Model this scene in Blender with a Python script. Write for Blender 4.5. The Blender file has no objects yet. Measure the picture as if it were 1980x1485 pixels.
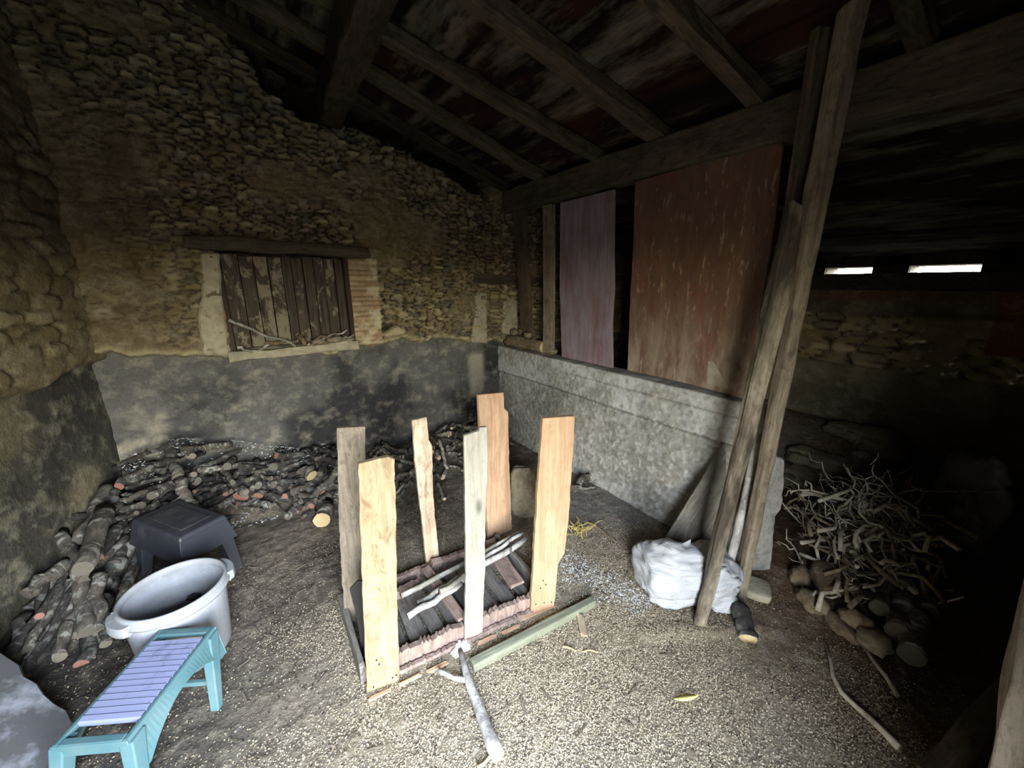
import bpy, bmesh, math, random
import numpy as np
from mathutils import Vector, Matrix, noise
random.seed(7); rng = np.random.default_rng(7)
SC = bpy.context.scene; COL = SC.collection

# ------------------------------------------------------------------ camera and survey
F, CX, CY, HC = 744.0, 990.0, 742.5, 1.65
PITCH = math.atan(192.5 / F); YAW = math.atan(540 / math.hypot(F, 192.5))
RIGHT = Vector((math.cos(YAW), -math.sin(YAW), 0)); FH = Vector((math.sin(YAW), math.cos(YAW), 0))
FWD = FH * math.cos(PITCH) - Vector((0, 0, math.sin(PITCH))); UP = FH * math.sin(PITCH) + Vector((0, 0, math.cos(PITCH)))
CAM = Vector((0, 0, HC))
def ray(u, v): return F * FWD + (u - CX) * RIGHT - (v - CY) * UP
def atz(u, v, z=0.0): d = ray(u, v); return CAM + d * ((z - HC) / d.z)
def aty(u, v, y): d = ray(u, v); return CAM + d * (y / d.y)
def atx(u, v, x): d = ray(u, v); return CAM + d * (x / d.x)
def onp(u, v, p, n): d = ray(u, v); return CAM + d * ((p - CAM).dot(n) / d.dot(n))
cd = bpy.data.cameras.new('camera'); cam = bpy.data.objects.new('camera', cd); COL.objects.link(cam)
cd.sensor_width = 36; cd.lens = F / 1980 * 36; cd.clip_start = 0.02
M = Matrix((RIGHT, UP, -FWD)).transposed().to_4x4(); M.translation = CAM; cam.matrix_world = M
SC.camera = cam
SC.view_settings.view_transform = 'Standard'; SC.view_settings.look = 'None'
SC.view_settings.gamma = 1; SC.view_settings.use_curve_mapping = False
SC.view_settings.exposure = 0.0

# ------------------------------------------------------------------ materials
def s2l(c): return tuple((x / 255 / 12.92) if x / 255 <= .04045 else ((x / 255 + .055) / 1.055) ** 2.4 for x in c) + (1,)
class NT:
    def __init__(s, name, rough=.9):
        s.m = bpy.data.materials.new(name); s.m.use_nodes = True; s.t = s.m.node_tree; s.n = s.t.nodes; s.l = s.t.links
        s.b = s.n['Principled BSDF']; s.b.inputs['Roughness'].default_value = rough
        s.b.inputs['Specular IOR Level'].default_value = .25
    def add(s, ty, **k):
        n = s.n.new(ty)
        for a, v in k.items():
            if a.startswith('i_'):
                n.inputs[a[2:].replace('_', ' ')].default_value = v
            else: setattr(n, a, v)
        return n
    def lk(s, a, b): s.l.new(a, b)
    def coord(s, scale=(1, 1, 1), kind='Object', rnd=True):
        tc = s.add('ShaderNodeTexCoord'); mp = s.add('ShaderNodeMapping'); mp.inputs['Scale'].default_value = scale
        if rnd:
            oi = s.add('ShaderNodeObjectInfo'); mu = s.add('ShaderNodeMath', operation='MULTIPLY'); mu.inputs[1].default_value = 37.
            s.lk(oi.outputs['Random'], mu.inputs[0]); va = s.add('ShaderNodeVectorMath', operation='ADD')
            s.lk(tc.outputs[kind], va.inputs[0]); s.lk(mu.outputs[0], va.inputs[1]); s.lk(va.outputs[0], mp.inputs[0])
        else: s.lk(tc.outputs[kind], mp.inputs[0])
        return mp.outputs[0]
    def noise(s, co, scale, detail=6, rough=.6, dist=0):
        n = s.add('ShaderNodeTexNoise'); n.inputs['Scale'].default_value = scale; n.inputs['Detail'].default_value = detail
        n.inputs['Roughness'].default_value = rough; n.inputs['Distortion'].default_value = dist; s.lk(co, n.inputs['Vector']); return n.outputs['Fac']
    def vor(s, co, scale, feature='F1'):
        n = s.add('ShaderNodeTexVoronoi', feature=feature); n.inputs['Scale'].default_value = scale; s.lk(co, n.inputs['Vector']); return n
    def ramp(s, f, stops):
        r = s.add('ShaderNodeValToRGB'); e = r.color_ramp.elements
        while len(e) < len(stops): e.new(.5)
        for x, (p, c) in zip(e, stops): x.position = p; x.color = c if len(c) == 4 else s2l(c)
        s.lk(f, r.inputs[0]); return r.outputs[0]
    def mix(s, f, a, b, mode='MIX'):
        n = s.add('ShaderNodeMix', data_type='RGBA', blend_type=mode)
        for inp, v in ((n.inputs[0], f), (n.inputs[6], a), (n.inputs[7], b)):
            if isinstance(v, (int, float)): inp.default_value = v
            elif isinstance(v, tuple): inp.default_value = v if len(v) == 4 else s2l(v)
            else: s.lk(v, inp)
        return n.outputs[2]
    def bump(s, h, strength=.5, dist=.01, prev=None):
        b = s.add('ShaderNodeBump'); b.inputs['Strength'].default_value = strength; b.inputs['Distance'].default_value = dist
        s.lk(h, b.inputs['Height'])
        if prev is not None: s.lk(prev, b.inputs['Normal'])
        s.lk(b.outputs[0], s.b.inputs['Normal']); return b.outputs[0]
    def color(s, c): s.lk(c, s.b.inputs['Base Color']) if not isinstance(c, tuple) else setattr(s.b.inputs['Base Color'], 'default_value', c if len(c) == 4 else s2l(c))
W4 = lambda x: (x, x, x, 1)

def wood(name, c1, c2, dirt, stretch=14, knots=True, dirtamt=.5, rough=.75, grain=.8, dark=None):
    """grain runs along local Z"""
    s = NT(name, rough); co = s.coord((1, 1, 1 / stretch)); co2 = s.coord((1, 1, .35)); co3 = s.coord()
    g = s.noise(co, 55, 5, .65, .4); g2 = s.noise(co, 11, 4, .6, .8)
    col = s.mix(s.ramp(g2, [(.3, W4(0)), (.7, W4(1))]), c1, c2)
    col = s.mix(s.ramp(g, [(.38, W4(.55 * grain)), (.62, W4(0))]), col, dirt)
    if knots:
        v = s.vor(co2, 5.5); k = s.ramp(v.outputs['Distance'], [(.07, W4(.9)), (.12, W4(0))])
        col = s.mix(k, col, tuple(int(x * .5) for x in c1))
    sp_ = s.noise(co2, 26, 6, .75, 1.2); col = s.mix(s.ramp(sp_, [(.5, W4(0)), (.66, W4(min(1, dirtamt * 1.3)))]), col, dirt)
    d = s.noise(co3, 7, 8, .7, .5); col = s.mix(s.ramp(d, [(.45, W4(0)), (.72, W4(dirtamt))]), col, dirt)
    if dark:
        d = s.noise(co2, 3.3, 5, .6); col = s.mix(s.ramp(d, [(.44, W4(0)), (.54, W4(.85))]), col, dark)
    s.color(col); b = s.bump(g, .35, .003); s.bump(d, .4, .006, b); return s.m

def bark(name, c1, c2, lich, lamt=.5):
    s = NT(name, .95); co = s.coord((1, 1, .35), rnd=True); co3 = s.coord()
    a = s.noise(co, 28, 6, .7); b_ = s.noise(co3, 9, 5, .65)
    col = s.mix(s.ramp(a, [(.35, W4(0)), (.65, W4(1))]), c1, c2)
    col = s.mix(s.ramp(b_, [(.52, W4(0)), (.6, W4(lamt))]), col, lich)
    s.color(col); s.bump(a, .8, .006); return s.m

def cutend(name, c1, c2):
    s = NT(name, .85); co = s.coord(rnd=False); w = s.noise(co, 40, 4)
    s.color(s.mix(w, c1, c2)); s.bump(w, .3, .002); return s.m

def attr_mat(name, bumpscale=60, bstr=.6, bdist=.006, mottle=.25, rough=.95, spec=.15, aniso=(1, 1, 1)):
    """albedo from the mesh attribute 'tone' with fine mottling"""
    s = NT(name, rough); s.b.inputs['Specular IOR Level'].default_value = spec
    at = s.add('ShaderNodeAttribute', attribute_name='tone'); co = s.coord(aniso, rnd=False)
    n = s.noise(co, bumpscale, 8, .7); n2 = s.noise(co, bumpscale * .15, 6, .7)
    col = s.mix(s.ramp(n, [(.3, W4(mottle)), (.6, W4(0))]), at.outputs['Color'], (20, 17, 13))
    col = s.mix(s.ramp(n2, [(.5, W4(0)), (.75, W4(mottle))]), col, (205, 195, 170))
    s.color(col); b = s.bump(n, bstr, bdist); s.bump(n2, bstr, bdist * 3, b); return s.m

m_floor = attr_mat('packed_dirt', 90, .9, .010, .35)
m_stone = attr_mat('rubble_masonry', 55, .8, .008, .3)
m_conc = attr_mat('rough_concrete', 45, .8, .006, .13)
m_roof = attr_mat('underside_boards', 30, .5, .006, .35, aniso=(1, .2, 1))
m_boardA = wood('pine_yellow', (170, 150, 118), (144, 124, 93), (96, 78, 58), dirtamt=.6)
m_boardB = wood('pine_orange', (184, 158, 126), (162, 131, 99), (132, 98, 70), dirtamt=.3)
m_boardC = wood('oak_grey', (142, 130, 112), (112, 102, 88), (66, 58, 50), dirtamt=.5)
m_boardD = wood('pine_stained', (190, 180, 156), (164, 136, 108), (108, 88, 72), dirtamt=.6)
m_boardE = wood('board_pale', (158, 154, 140), (138, 134, 119), (104, 98, 84), dirtamt=.35)
m_boardF = wood('pine_pink', (200, 168, 136), (176, 140, 108), (130, 96, 74), dirtamt=.3)
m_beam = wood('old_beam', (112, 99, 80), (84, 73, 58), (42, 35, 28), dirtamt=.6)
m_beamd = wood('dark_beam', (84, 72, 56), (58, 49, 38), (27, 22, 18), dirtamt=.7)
m_post = wood('post_wood', (158, 146, 126), (132, 120, 100), (70, 60, 50), dirtamt=.55)
m_postA = wood('post_stained', (168, 156, 134), (140, 128, 106), (66, 56, 46), dirtamt=.45, dark=(38, 31, 25))
m_shut = wood('shutter_wood', (74, 54, 42), (48, 36, 28), (20, 16, 13), dirtamt=.5)
m_lint = wood('lintel_wood', (96, 86, 66), (70, 62, 48), (34, 29, 23), dirtamt=.5)
m_crate = wood('crate_wood', (156, 134, 122), (128, 108, 98), (72, 60, 54), dirtamt=.5)
m_crated = wood('crate_slat_wood', (126, 120, 112), (100, 95, 89), (52, 48, 44), dirtamt=.5)
m_green = wood('green_post', (146, 148, 128), (120, 122, 102), (84, 82, 68), dirtamt=.35, knots=False)
m_grey = wood('grey_wood', (128, 122, 110), (100, 94, 84), (54, 50, 44), dirtamt=.5)
m_bark = bark('bark_grey', (92, 86, 78), (54, 50, 46), (150, 150, 140), .7)
m_barkb = bark('bark_dark', (62, 58, 54), (34, 32, 30), (120, 122, 116), .5)
m_barkp = bark('bark_pale', (138, 132, 120), (96, 90, 80), (176, 174, 162), .6)
m_barkbr = bark('bark_brown', (126, 110, 88), (86, 72, 56), (160, 148, 124), .4)
m_cutp = cutend('cut_wood_pale', (196, 176, 136), (164, 142, 104))
m_cutr = cutend('cut_wood_red', (150, 108, 94), (124, 86, 76))
m_cuth = cutend('cut_wood_dusty', (126, 118, 104), (96, 90, 80))
m_birch = bark('bark_birch', (172, 168, 160), (112, 108, 102), (206, 204, 196), .5)
m_cutg = cutend('cut_wood_grey', (104, 98, 88), (80, 75, 68))

s = NT('field_stone', .95); co = s.coord(); a = s.noise(co, 9, 7, .7); b = s.noise(co, 40, 6, .7)
s.color(s.mix(s.ramp(b, [(.3, W4(.5)), (.6, W4(0))]), s.mix(s.ramp(a, [(.35, W4(0)), (.65, W4(1))]), (112, 102, 84), (148, 138, 116)), (50, 42, 32))); s.bump(b, .6, .006, s.bump(a, .6, .02)); m_rock = s.m
# ------------------------------------------------------------------ object helpers
def tag(o, label=None, cat=None, group=None, kind=None):
    if label: o['label'] = label
    if cat: o['category'] = cat
    if group: o['group'] = group
    if kind: o['kind'] = kind
    return o
def mk(name, verts, faces, mats, parent=None, mw=None, smooth=False, mi=None):
    me = bpy.data.meshes.new(name); me.from_pydata([tuple(v) for v in verts], [], faces)
    for m in (mats if isinstance(mats, (list, tuple)) else [mats]): me.materials.append(m)
    if smooth: me.polygons.foreach_set('use_smooth', [True] * len(me.polygons))
    if mi is not None: me.polygons.foreach_set('material_index', mi)
    me.update(); o = bpy.data.objects.new(name, me); COL.objects.link(o)
    if mw is not None: o.matrix_world = mw
    if parent:
        o.parent = parent; o.matrix_parent_inverse = Matrix.Identity(4)
        o.matrix_basis = (PM[parent.name].inverted() @ mw) if mw is not None else PM[parent.name].inverted()
    return o
PM = {}
def empty(name, loc, rz=0):
    o = bpy.data.objects.new(name, None); COL.objects.link(o); m = Matrix.Translation(loc) @ Matrix.Rotation(rz, 4, 'Z')
    o.matrix_world = m; o.empty_display_size = .1; PM[o.name] = m; return o
def frame(p, zdir, xhint):
    z = Vector(zdir).normalized(); x = Vector(xhint); x = (x - z * x.dot(z)).normalized(); y = z.cross(x)
    m = Matrix((x, y, z)).transposed().to_4x4(); m.translation = p; return m
def fin(o, bev=0.0, seg=2):
    if bev:
        b = o.modifiers.new('bevel', 'BEVEL'); b.width = bev; b.segments = seg; b.limit_method = 'ANGLE'; b.angle_limit = math.radians(40)
    return o
def beam(name, p0, p1, w, t, mat, wdir=(1, 0, 0), parent=None, seg=None, rough=.004, taper=1.0, bev=.004, bow=0.0, ragged=0.0):
    """squared timber from p0 to p1, width w along wdir, thickness t; edges wander a little"""
    p0, p1 = Vector(p0), Vector(p1); L = (p1 - p0).length; n = seg or max(3, int(L / .12)); mw = frame(p0, p1 - p0, wdir)
    vs, fs = [], []; sd = random.random() * 99; K = 8
    ring = [(-.5, -.5), (0, -.5), (.5, -.5), (.5, 0), (.5, .5), (0, .5), (-.5, .5), (-.5, 0)]
    for i in range(n + 1):
        f = i / n; k = 1 + (taper - 1) * f
        for j, (a, b) in enumerate(ring):
            q = Vector((j * 3.1 + sd, f * L * 5, sd)); dx = noise.noise(q) * rough * 1.6; dy = noise.noise(q + Vector((9, 9, 9))) * rough * 1.6
            e = 0
            if ragged and i in (0, n): e = (noise.noise(Vector((a * 4 + sd, b * 3, i)))) * ragged
            vs.append((a * w * k + dx + bow * math.sin(math.pi * f), b * t * k + dy, f * L + e))
    for i in range(n):
        for j in range(K): fs.append((i * K + j, i * K + (j + 1) % K, (i + 1) * K + (j + 1) % K, (i + 1) * K + j))
    fs.append(tuple(reversed(range(K)))); fs.append(tuple(range(n * K, n * K + K)))
    return fin(mk(name, vs, fs, mat, parent, mw), bev)
def tube_geo(pts, rad, sides=10, knob=.12, cap=1, sd=0):
    vs, fs, mi = [], [], []; pts = [Vector(p) for p in pts]; n = len(pts); prev = Vector((1, .1, .05))
    for i, p in enumerate(pts):
        d = (pts[min(i + 1, n - 1)] - pts[max(i - 1, 0)]).normalized(); x = (prev - d * prev.dot(d))
        if x.length < .01: x = Vector((0, 1, .1)) - d * d.y
        x.normalize(); y = d.cross(x); prev = x
        for j in range(sides):
            a = 2 * math.pi * j / sides; r = rad[i] * (1 + knob * noise.noise(Vector((math.cos(a) * 1.3, math.sin(a) * 1.3, i * .9 + sd))))
            vs.append(p + x * r * math.cos(a) + y * r * math.sin(a))
    for i in range(n - 1):
        for j in range(sides): fs.append((i * sides + j, i * sides + (j + 1) % sides, (i + 1) * sides + (j + 1) % sides, (i + 1) * sides + j)); mi.append(0)
    fs.append(tuple(reversed(range(sides)))); fs.append(tuple(range((n - 1) * sides, n * sides))); mi += [cap, cap]
    return vs, fs, mi
def merge(parts):
    V_, F_, I_ = [], [], []
    for v, f, m in parts:
        b = len(V_); V_ += v; F_ += [tuple(b + x for x in g) for g in f]; I_ += m
    return V_, F_, I_
def curve_pts(a, b, n=8, wob=.02, sag=0.0, sd=None):
    a, b = Vector(a), Vector(b); sd = random.random() * 100 if sd is None else sd; L = (b - a).length; o = []
    for i in range(n + 1):
        f = i / n; w = math.sin(math.pi * f) ** .5 if 0 < f < 1 else 0
        o.append(a.lerp(b, f) + w * wob * Vector((noise.noise(Vector((f * 3, sd, 0))), noise.noise(Vector((f * 3, sd, 7))), noise.noise(Vector((f * 3, sd, 13))))) * 2 + Vector((0, 0, -sag * math.sin(math.pi * f))))
    return o
def stick(name, a, b, r0, r1, mats, wob=.02, forks=(), parent=None, sides=10, n=9, knob=.15):
    pts = curve_pts(a, b, n, wob); rad = [r0 + (r1 - r0) * i / n for i in range(n + 1)]
    parts = [tube_geo(pts, rad, sides, knob, 1, random.random() * 50)]
    for f, e, r in forks:
        k = int(f * n); p = pts[k]; q = curve_pts(p, e, 5, wob * .5); parts.append(tube_geo(q, [r * 1.1, r, r, r * .9, r * .8, r * .7], 8, knob, 1, random.random() * 50))
    v, fc, mi = merge(parts); o0 = Vector(a)
    d = (Vector(b) - o0); mw = frame(o0, d, (1, .01, .02) if abs(d.normalized().x) < .9 else (0, 1, 0)); inv = mw.inverted()
    return mk(name, [inv @ p for p in v], fc, mats, parent, mw, True, mi)
def rock(name, c, size, mat, rz=0, sub=3, rough=.25, parent=None, flat=0.0, tilt=(0, 0), freq=1.6):
    bm = bmesh.new(); bmesh.ops.create_icosphere(bm, subdivisions=sub, radius=1); sd = Vector((random.random() * 90,) * 3)
    for v in bm.verts:
        p = v.co.copy(); q = Vector([math.copysign(abs(x) ** (1 - flat), x) for x in p])
        n = noise.noise(q * freq + sd) * rough + noise.noise(q * freq * 3 + sd) * rough * .35
        v.co = Vector((q.x * size[0], q.y * size[1], q.z * size[2])) * .5 * (1 + n)
    me = bpy.data.meshes.new(name); bm.to_mesh(me); bm.free(); me.materials.append(mat); me.polygons.foreach_set('use_smooth', [True] * len(me.polygons))
    o = bpy.data.objects.new(name, me); COL.objects.link(o); m = Matrix.Translation(c) @ Matrix.Rotation(rz, 4, 'Z') @ Matrix.Rotation(tilt[0], 4, 'X') @ Matrix.Rotation(tilt[1], 4, 'Y')
    if parent: o.parent = parent; o.matrix_basis = PM[parent.name].inverted() @ m
    else: o.matrix_world = m
    return o

# ------------------------------------------------------------------ numpy fields
def h2(ix, iy, k):
    n = (ix.astype(np.int64) * 374761393 + iy.astype(np.int64) * 668265263 + k * 974634777) & 0xffffffff
    n = ((n ^ (n >> 13)) * 1274126177) & 0xffffffff; n = ((n ^ (n >> 15)) * 2246822519) & 0xffffffff
    return ((n ^ (n >> 16)) & 0xffff) / 65535.0
def vn(x, y, k=0):
    ix, iy = np.floor(x), np.floor(y); fx, fy = x - ix, y - iy; fx = fx * fx * (3 - 2 * fx); fy = fy * fy * (3 - 2 * fy)
    a, b, c, d = h2(ix, iy, k), h2(ix + 1, iy, k), h2(ix, iy + 1, k), h2(ix + 1, iy + 1, k)
    return (a * (1 - fx) + b * fx) * (1 - fy) + (c * (1 - fx) + d * fx) * fy
def fbm(x, y, k=0, o=5, g=.5):
    s, a, t = 0, 1, 0
    for i in range(o): s = s + a * vn(x * 2 ** i, y * 2 ** i, k + i * 17); t += a; a *= g
    return s / t
def worley(x, y, k=0, jit=.9):
    ix, iy = np.floor(x), np.floor(y); f1 = np.full(x.shape, 9.); f2 = f1.copy(); idv = np.zeros(x.shape); idw = idv.copy()
    for dx in (-1, 0, 1):
        for dy in (-1, 0, 1):
            cx, cy = ix + dx, iy + dy; px = cx + .5 + (h2(cx, cy, k) - .5) * jit; py = cy + .5 + (h2(cx, cy, k + 1) - .5) * jit
            d = np.hypot(x - px, y - py); m = d < f1; f2 = np.where(m, f1, np.minimum(f2, d)); idv = np.where(m, h2(cx, cy, k + 2), idv); idw = np.where(m, h2(cx, cy, k + 3), idw); f1 = np.where(m, d, f1)
    return f1, f2, idv, idw
def ss(a, b, x): t = np.clip((x - a) / (b - a), 0, 1); return t * t * (3 - 2 * t)
def lerp(a, b, t): t = np.asarray(t)[..., None]; return np.asarray(a) * (1 - t) + np.asarray(b) * t
def lin(c): return np.array(s2l(c)[:3])
def grid(name, P, colr, mat, smooth=True, kind='structure', flip=False):
    nu, nv = P.shape[:2]; idx = np.arange(nu * nv).reshape(nu, nv)
    q = np.stack([idx[:-1, :-1], idx[1:, :-1], idx[1:, 1:], idx[:-1, 1:]], -1).reshape(-1, 4)
    if flip: q = q[:, ::-1]
    me = bpy.data.meshes.new(name); me.vertices.add(nu * nv); me.vertices.foreach_set('co', P.reshape(-1).astype('f4'))
    me.loops.add(q.size); me.loops.foreach_set('vertex_index', q.reshape(-1).astype('i4')); me.polygons.add(len(q))
    me.polygons.foreach_set('loop_start', np.arange(0, q.size, 4, dtype='i4')); me.update(calc_edges=True); me.validate()
    me.polygons.foreach_set('use_smooth', [smooth] * len(me.polygons))
    a = me.color_attributes.new('tone', 'FLOAT_COLOR', 'POINT'); c = np.ones((nu * nv, 4), 'f4'); c[:, :3] = colr.reshape(-1, 3); a.data.foreach_set('color', c.reshape(-1))
    me.materials.append(mat); o = bpy.data.objects.new(name, me); COL.objects.link(o); o['kind'] = kind; return o

YB, XP, XR, YF = 3.487, 2.289, 4.6, -.40     # back wall, partition, right wall, front wall inner face
def roofz(x): return 2.53 + .32 * (XP - x)
# ------------------------------------------------------------------ stone wall pattern
def masonry(u, v, k, sx=.095, sy=.034):
    """returns outward height (m), albedo"""
    wu = u + .05 * (fbm(u * 4, v * 4, k) - .5); wv = v + .07 * (fbm(u * 3 + 5, v * 5, k + 3) - .5)
    f1, f2, a, b = worley(wu / sx, wv / sy, k); g1, g2, c, d = worley(wu / sx * .55 + 7, wv / sy * .5, k + 9)
    big = ss(.58, .66, fbm(u * 1.7, v * 2, k + 30)); edge = np.where(big > .5, g2 - g1, f2 - f1); idv = np.where(big > .5, c, a); idw = np.where(big > .5, d, b)
    body = ss(.02, .28, edge); n = fbm(u * 25, v * 25, k + 40, 4)
    h = body * (.012 + .05 * idv) + .012 * (n - .5) + .02 * (fbm(u * 6, v * 6, k + 50) - .5)
    st = lerp(lerp(lin((142, 126, 94)), lin((108, 96, 72)), idw), lin((170, 156, 122)), ss(.72, .95, idv))
    st = lerp(st, lin((96, 92, 78)), ss(.8, .95, idw) * .8)
    mo = lerp(lin((140, 126, 96)), lin((112, 98, 70)), fbm(u * 9, v * 9, k + 60))
    mortar = ss(.46, .64, fbm(u * 2.6, v * 3.4, k + 70)) * .85
    colr = lerp(lin((40, 32, 22)), st, ss(.02, .20, edge)); colr = lerp(colr, mo, mortar)
    h = h * (1 - .75 * mortar) + .028 * mortar
    return h, colr * (0.85 + .3 * n[..., None])
def plaster(u, v, k, c1=(94, 92, 88), c2=(56, 56, 56), c3=(140, 134, 120)):
    n = fbm(u * 2.2, v * 2.2, k, 6); n2 = fbm(u * 9, v * 14, k + 5, 5); n3 = fbm(u * 20, v * 26, k + 9, 4)
    c = lerp(lin(c1), lin(c2), ss(.4, .62, n)); c = lerp(c, lin(c3), ss(.6, .78, n2) * .45)
    return .014 * (n2 - .5) + .03 * (n - .5) + .004 * (n3 - .5), c * (.8 + .4 * n3[..., None])

# ------------------------------------------------------------------ wall_back
R = .0125
U, S = np.meshgrid(np.arange(-1.25, 4.75, R), np.arange(0, 3.75, R), indexing='ij')
top = roofz(U) + .10; Zz = np.minimum(S, top)
h, c = masonry(U, S, 11); hp, cp = plaster(U, S, 200)
band = np.interp(U, [-1, -.74, -.2, .3, .79, 1.3, 1.8, 2.1, 2.6, 4.6], [1.2, 1.2, 1.15, 1.10, 1.14, 1.16, 1.10, 1.04, 1.0, 1.0]) + .14 * (fbm(U * 5, S * 0 + 2, 77, 6) - .5)
# left part of the upper wall is earthen and smoother
hs, cs = plaster(U, S, 300, (112, 98, 72), (90, 76, 54), (136, 124, 94)); soft = ss(.0, -.55, U + .3 * (fbm(U * 2, S * 2, 90) - .5)) * ss(3.0, 2.3, S)
h = h * (1 - .7 * soft) + (hs + .03) * soft * .7; c = lerp(c, cs, soft * .75)
up = ss(-.012, .012, S - band)
h = lerp(hp[..., None] - .02, h[..., None] + .028, up)[..., 0]
c = lerp(cp, c, up)
lit_lip = np.exp(-((S - band - .02) / .025) ** 2); c = lerp(c, lin((190, 178, 138)), lit_lip * .5)  # lit edge of the protruding masonry, painted into the colour as a pale line
# whitish limewash patches on the low plaster
wp = ss(.55, .7, fbm(U * 3, S * 3, 55)) * ss(.9, .5, S) * ss(-.2, -.6, U) + 1.2 * ss(.13, .03, np.abs(U - 2.0)) * ss(.98, .9, S) * ss(.45, .55, S)
c = lerp(c, lin((182, 176, 152)), np.clip(wp, 0, 1) * .7)
# brick quoin right of the window
bm_ = ss(.775, .785, U) * ss(1.03, 1.01, U) * ss(1.12, 1.13, S) * ss(1.86, 1.85, S)
row = np.floor(S / .042); fy = np.abs((S / .042) % 1 - .5) * 2; joint = ss(.82, .62, fy); off = (row % 2) * .09
bx = np.abs(((U - .78 + off) / .19) % 1 - .5) * 2; jx = ss(.97, .93, bx)
hb = .03 + .016 * joint * jx + .008 * (h2(np.floor((U - .78 + off) / .19), row, 5) - .5); cb = lerp(lin((120, 104, 76)), lerp(lin((178, 160, 122)), lin((156, 126, 98)), h2(row, np.floor((U + off) / .19), 8)), joint * jx)
cb = lerp(cb, lin((214, 204, 172)), ss(.55, .7, fbm(U * 8, S * 10, 91)) * .6)
h = np.where(bm_ > .5, hb, h); c = np.where(bm_[..., None] > .5, cb, c)
# window niche, second small niche to the right, ragged top
win = ((U > -.075) & (U < .785) & (S > 1.165) & (S < 1.90)); h = np.where(win, -.16, h); c = np.where(win[..., None], lin((60, 52, 38)), c)
nic = ((U > 2.14) & (U < 2.22) & (S > 1.12) & (S < 1.62)); h = np.where(nic, -.05, h)
ragged = np.interp(U, [-1.2, -.2, .1, .30, .36, .5, .63, .96, 1.3, 1.62, 1.9, 2.17, 2.4, 5], [4, 4, 3.3, 3.10, 2.93, 2.86, 2.78, 2.80, 2.72, 2.62, 2.50, 2.40, 4, 4]) + .09 * (fbm(U * 9, S * 0, 31) - .5)
gap = (S > ragged) & (U > -.1) & (U < 2.33); h = np.where(gap, -.34, h); c = np.where(gap[..., None], lin((52, 40, 28)), c)  # recess under the roof, its shade put in as a dark colour
P = np.stack([U, YB - h, Zz], -1); grid('wall_back', P, c, m_stone, flip=False)

# ------------------------------------------------------------------ wall_left
def XW(y): return -.80 - .28 * (YB - y)
U, S = np.meshgrid(np.arange(-.6, 3.7, .016), np.arange(0, 4.4, .016), indexing='ij')
h, c = masonry(U, S, 511, .2, .085); hp, cp = plaster(U, S, 520, (104, 98, 78), (62, 60, 54), (140, 134, 112))
hs, cs = plaster(U, S, 540, (104, 94, 72), (80, 72, 54), (128, 118, 92)); soft = .8
h = h * .55 + (hs + .03) * .6; c = lerp(c, cs, .6 + 0 * U)
band = 1.15 + .12 * (fbm(U * 3, S * 0, 577) - .5) - .02 * (3.4 - U)
up = ss(-.02, .02, S - band); h = lerp((hp - .02)[..., None], (h + .03)[..., None], up)[..., 0]; c = lerp(cp, c, up)
h = h + .10 * (fbm(U * 1.3, S * 1.1, 600, 3) - .5)
xw = XW(U)
grid('wall_left', np.stack([xw + h, U, np.minimum(S, roofz(xw) + .12)], -1), c, m_stone, flip=True)

# ------------------------------------------------------------------ wall_right with the slots under the eaves
U, S = np.meshgrid(np.arange(-.75, 3.9, .02), np.arange(0, 1.75, .02), indexing='ij')
h, c = masonry(U, S, 711, .2, .07); hp, cp = plaster(U, S, 720, (112, 104, 84), (84, 78, 64), (140, 132, 110))
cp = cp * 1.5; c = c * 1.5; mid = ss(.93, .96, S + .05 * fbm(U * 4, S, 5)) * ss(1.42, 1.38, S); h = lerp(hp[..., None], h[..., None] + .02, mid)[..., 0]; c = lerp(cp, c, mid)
bq = (U > -.2) & (U < .30) & (S > 1.12); c = np.where(bq[..., None], lerp(lin((142, 92, 64)), lin((110, 70, 50)), fbm(U * 6, S * 9, 6)), c)
c = lerp(c, lin((120, 78, 54)), ss(1.45, 1.56, S) * .6)
hole = (U > .03) & (U < .10) & (S > .25) & (S < .42)
grid('wall_right', np.stack([XR - h, U, S], -1), c, m_stone, flip=False)

# ------------------------------------------------------------------ wall_front with the doorway behind the viewer
DX0, DX1, DZ, DT = -.64, .43, 1.94, .26
def boxes(name, bxs, mat, kind='structure', tone=(96, 84, 62)):
    vs, fs = [], []
    for (x0, x1, y0, y1, z0, z1) in bxs:
        b = len(vs); vs += [(x, y, z) for x in (x0, x1) for y in (y0, y1) for z in (z0, z1)]
        fs += [tuple(b + i for i in f) for f in ((0, 1, 3, 2), (4, 6, 7, 5), (0, 4, 5, 1), (2, 3, 7, 6), (0, 2, 6, 4), (1, 5, 7, 3))]
    o = mk(name, vs, fs, mat); a = o.data.color_attributes.new('tone', 'FLOAT_COLOR', 'POINT'); c = np.tile(np.array(s2l(tone)), len(vs)); a.data.foreach_set('color', c); o['kind'] = kind; return o
boxes('wall_front', [(-2.6, DX0, YF - DT, YF, -.1, 4.4), (DX1, 5.0, YF - DT, YF, -.1, 4.4), (DX0, DX1, YF - DT, YF, DZ, 4.4)], m_stone)

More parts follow.
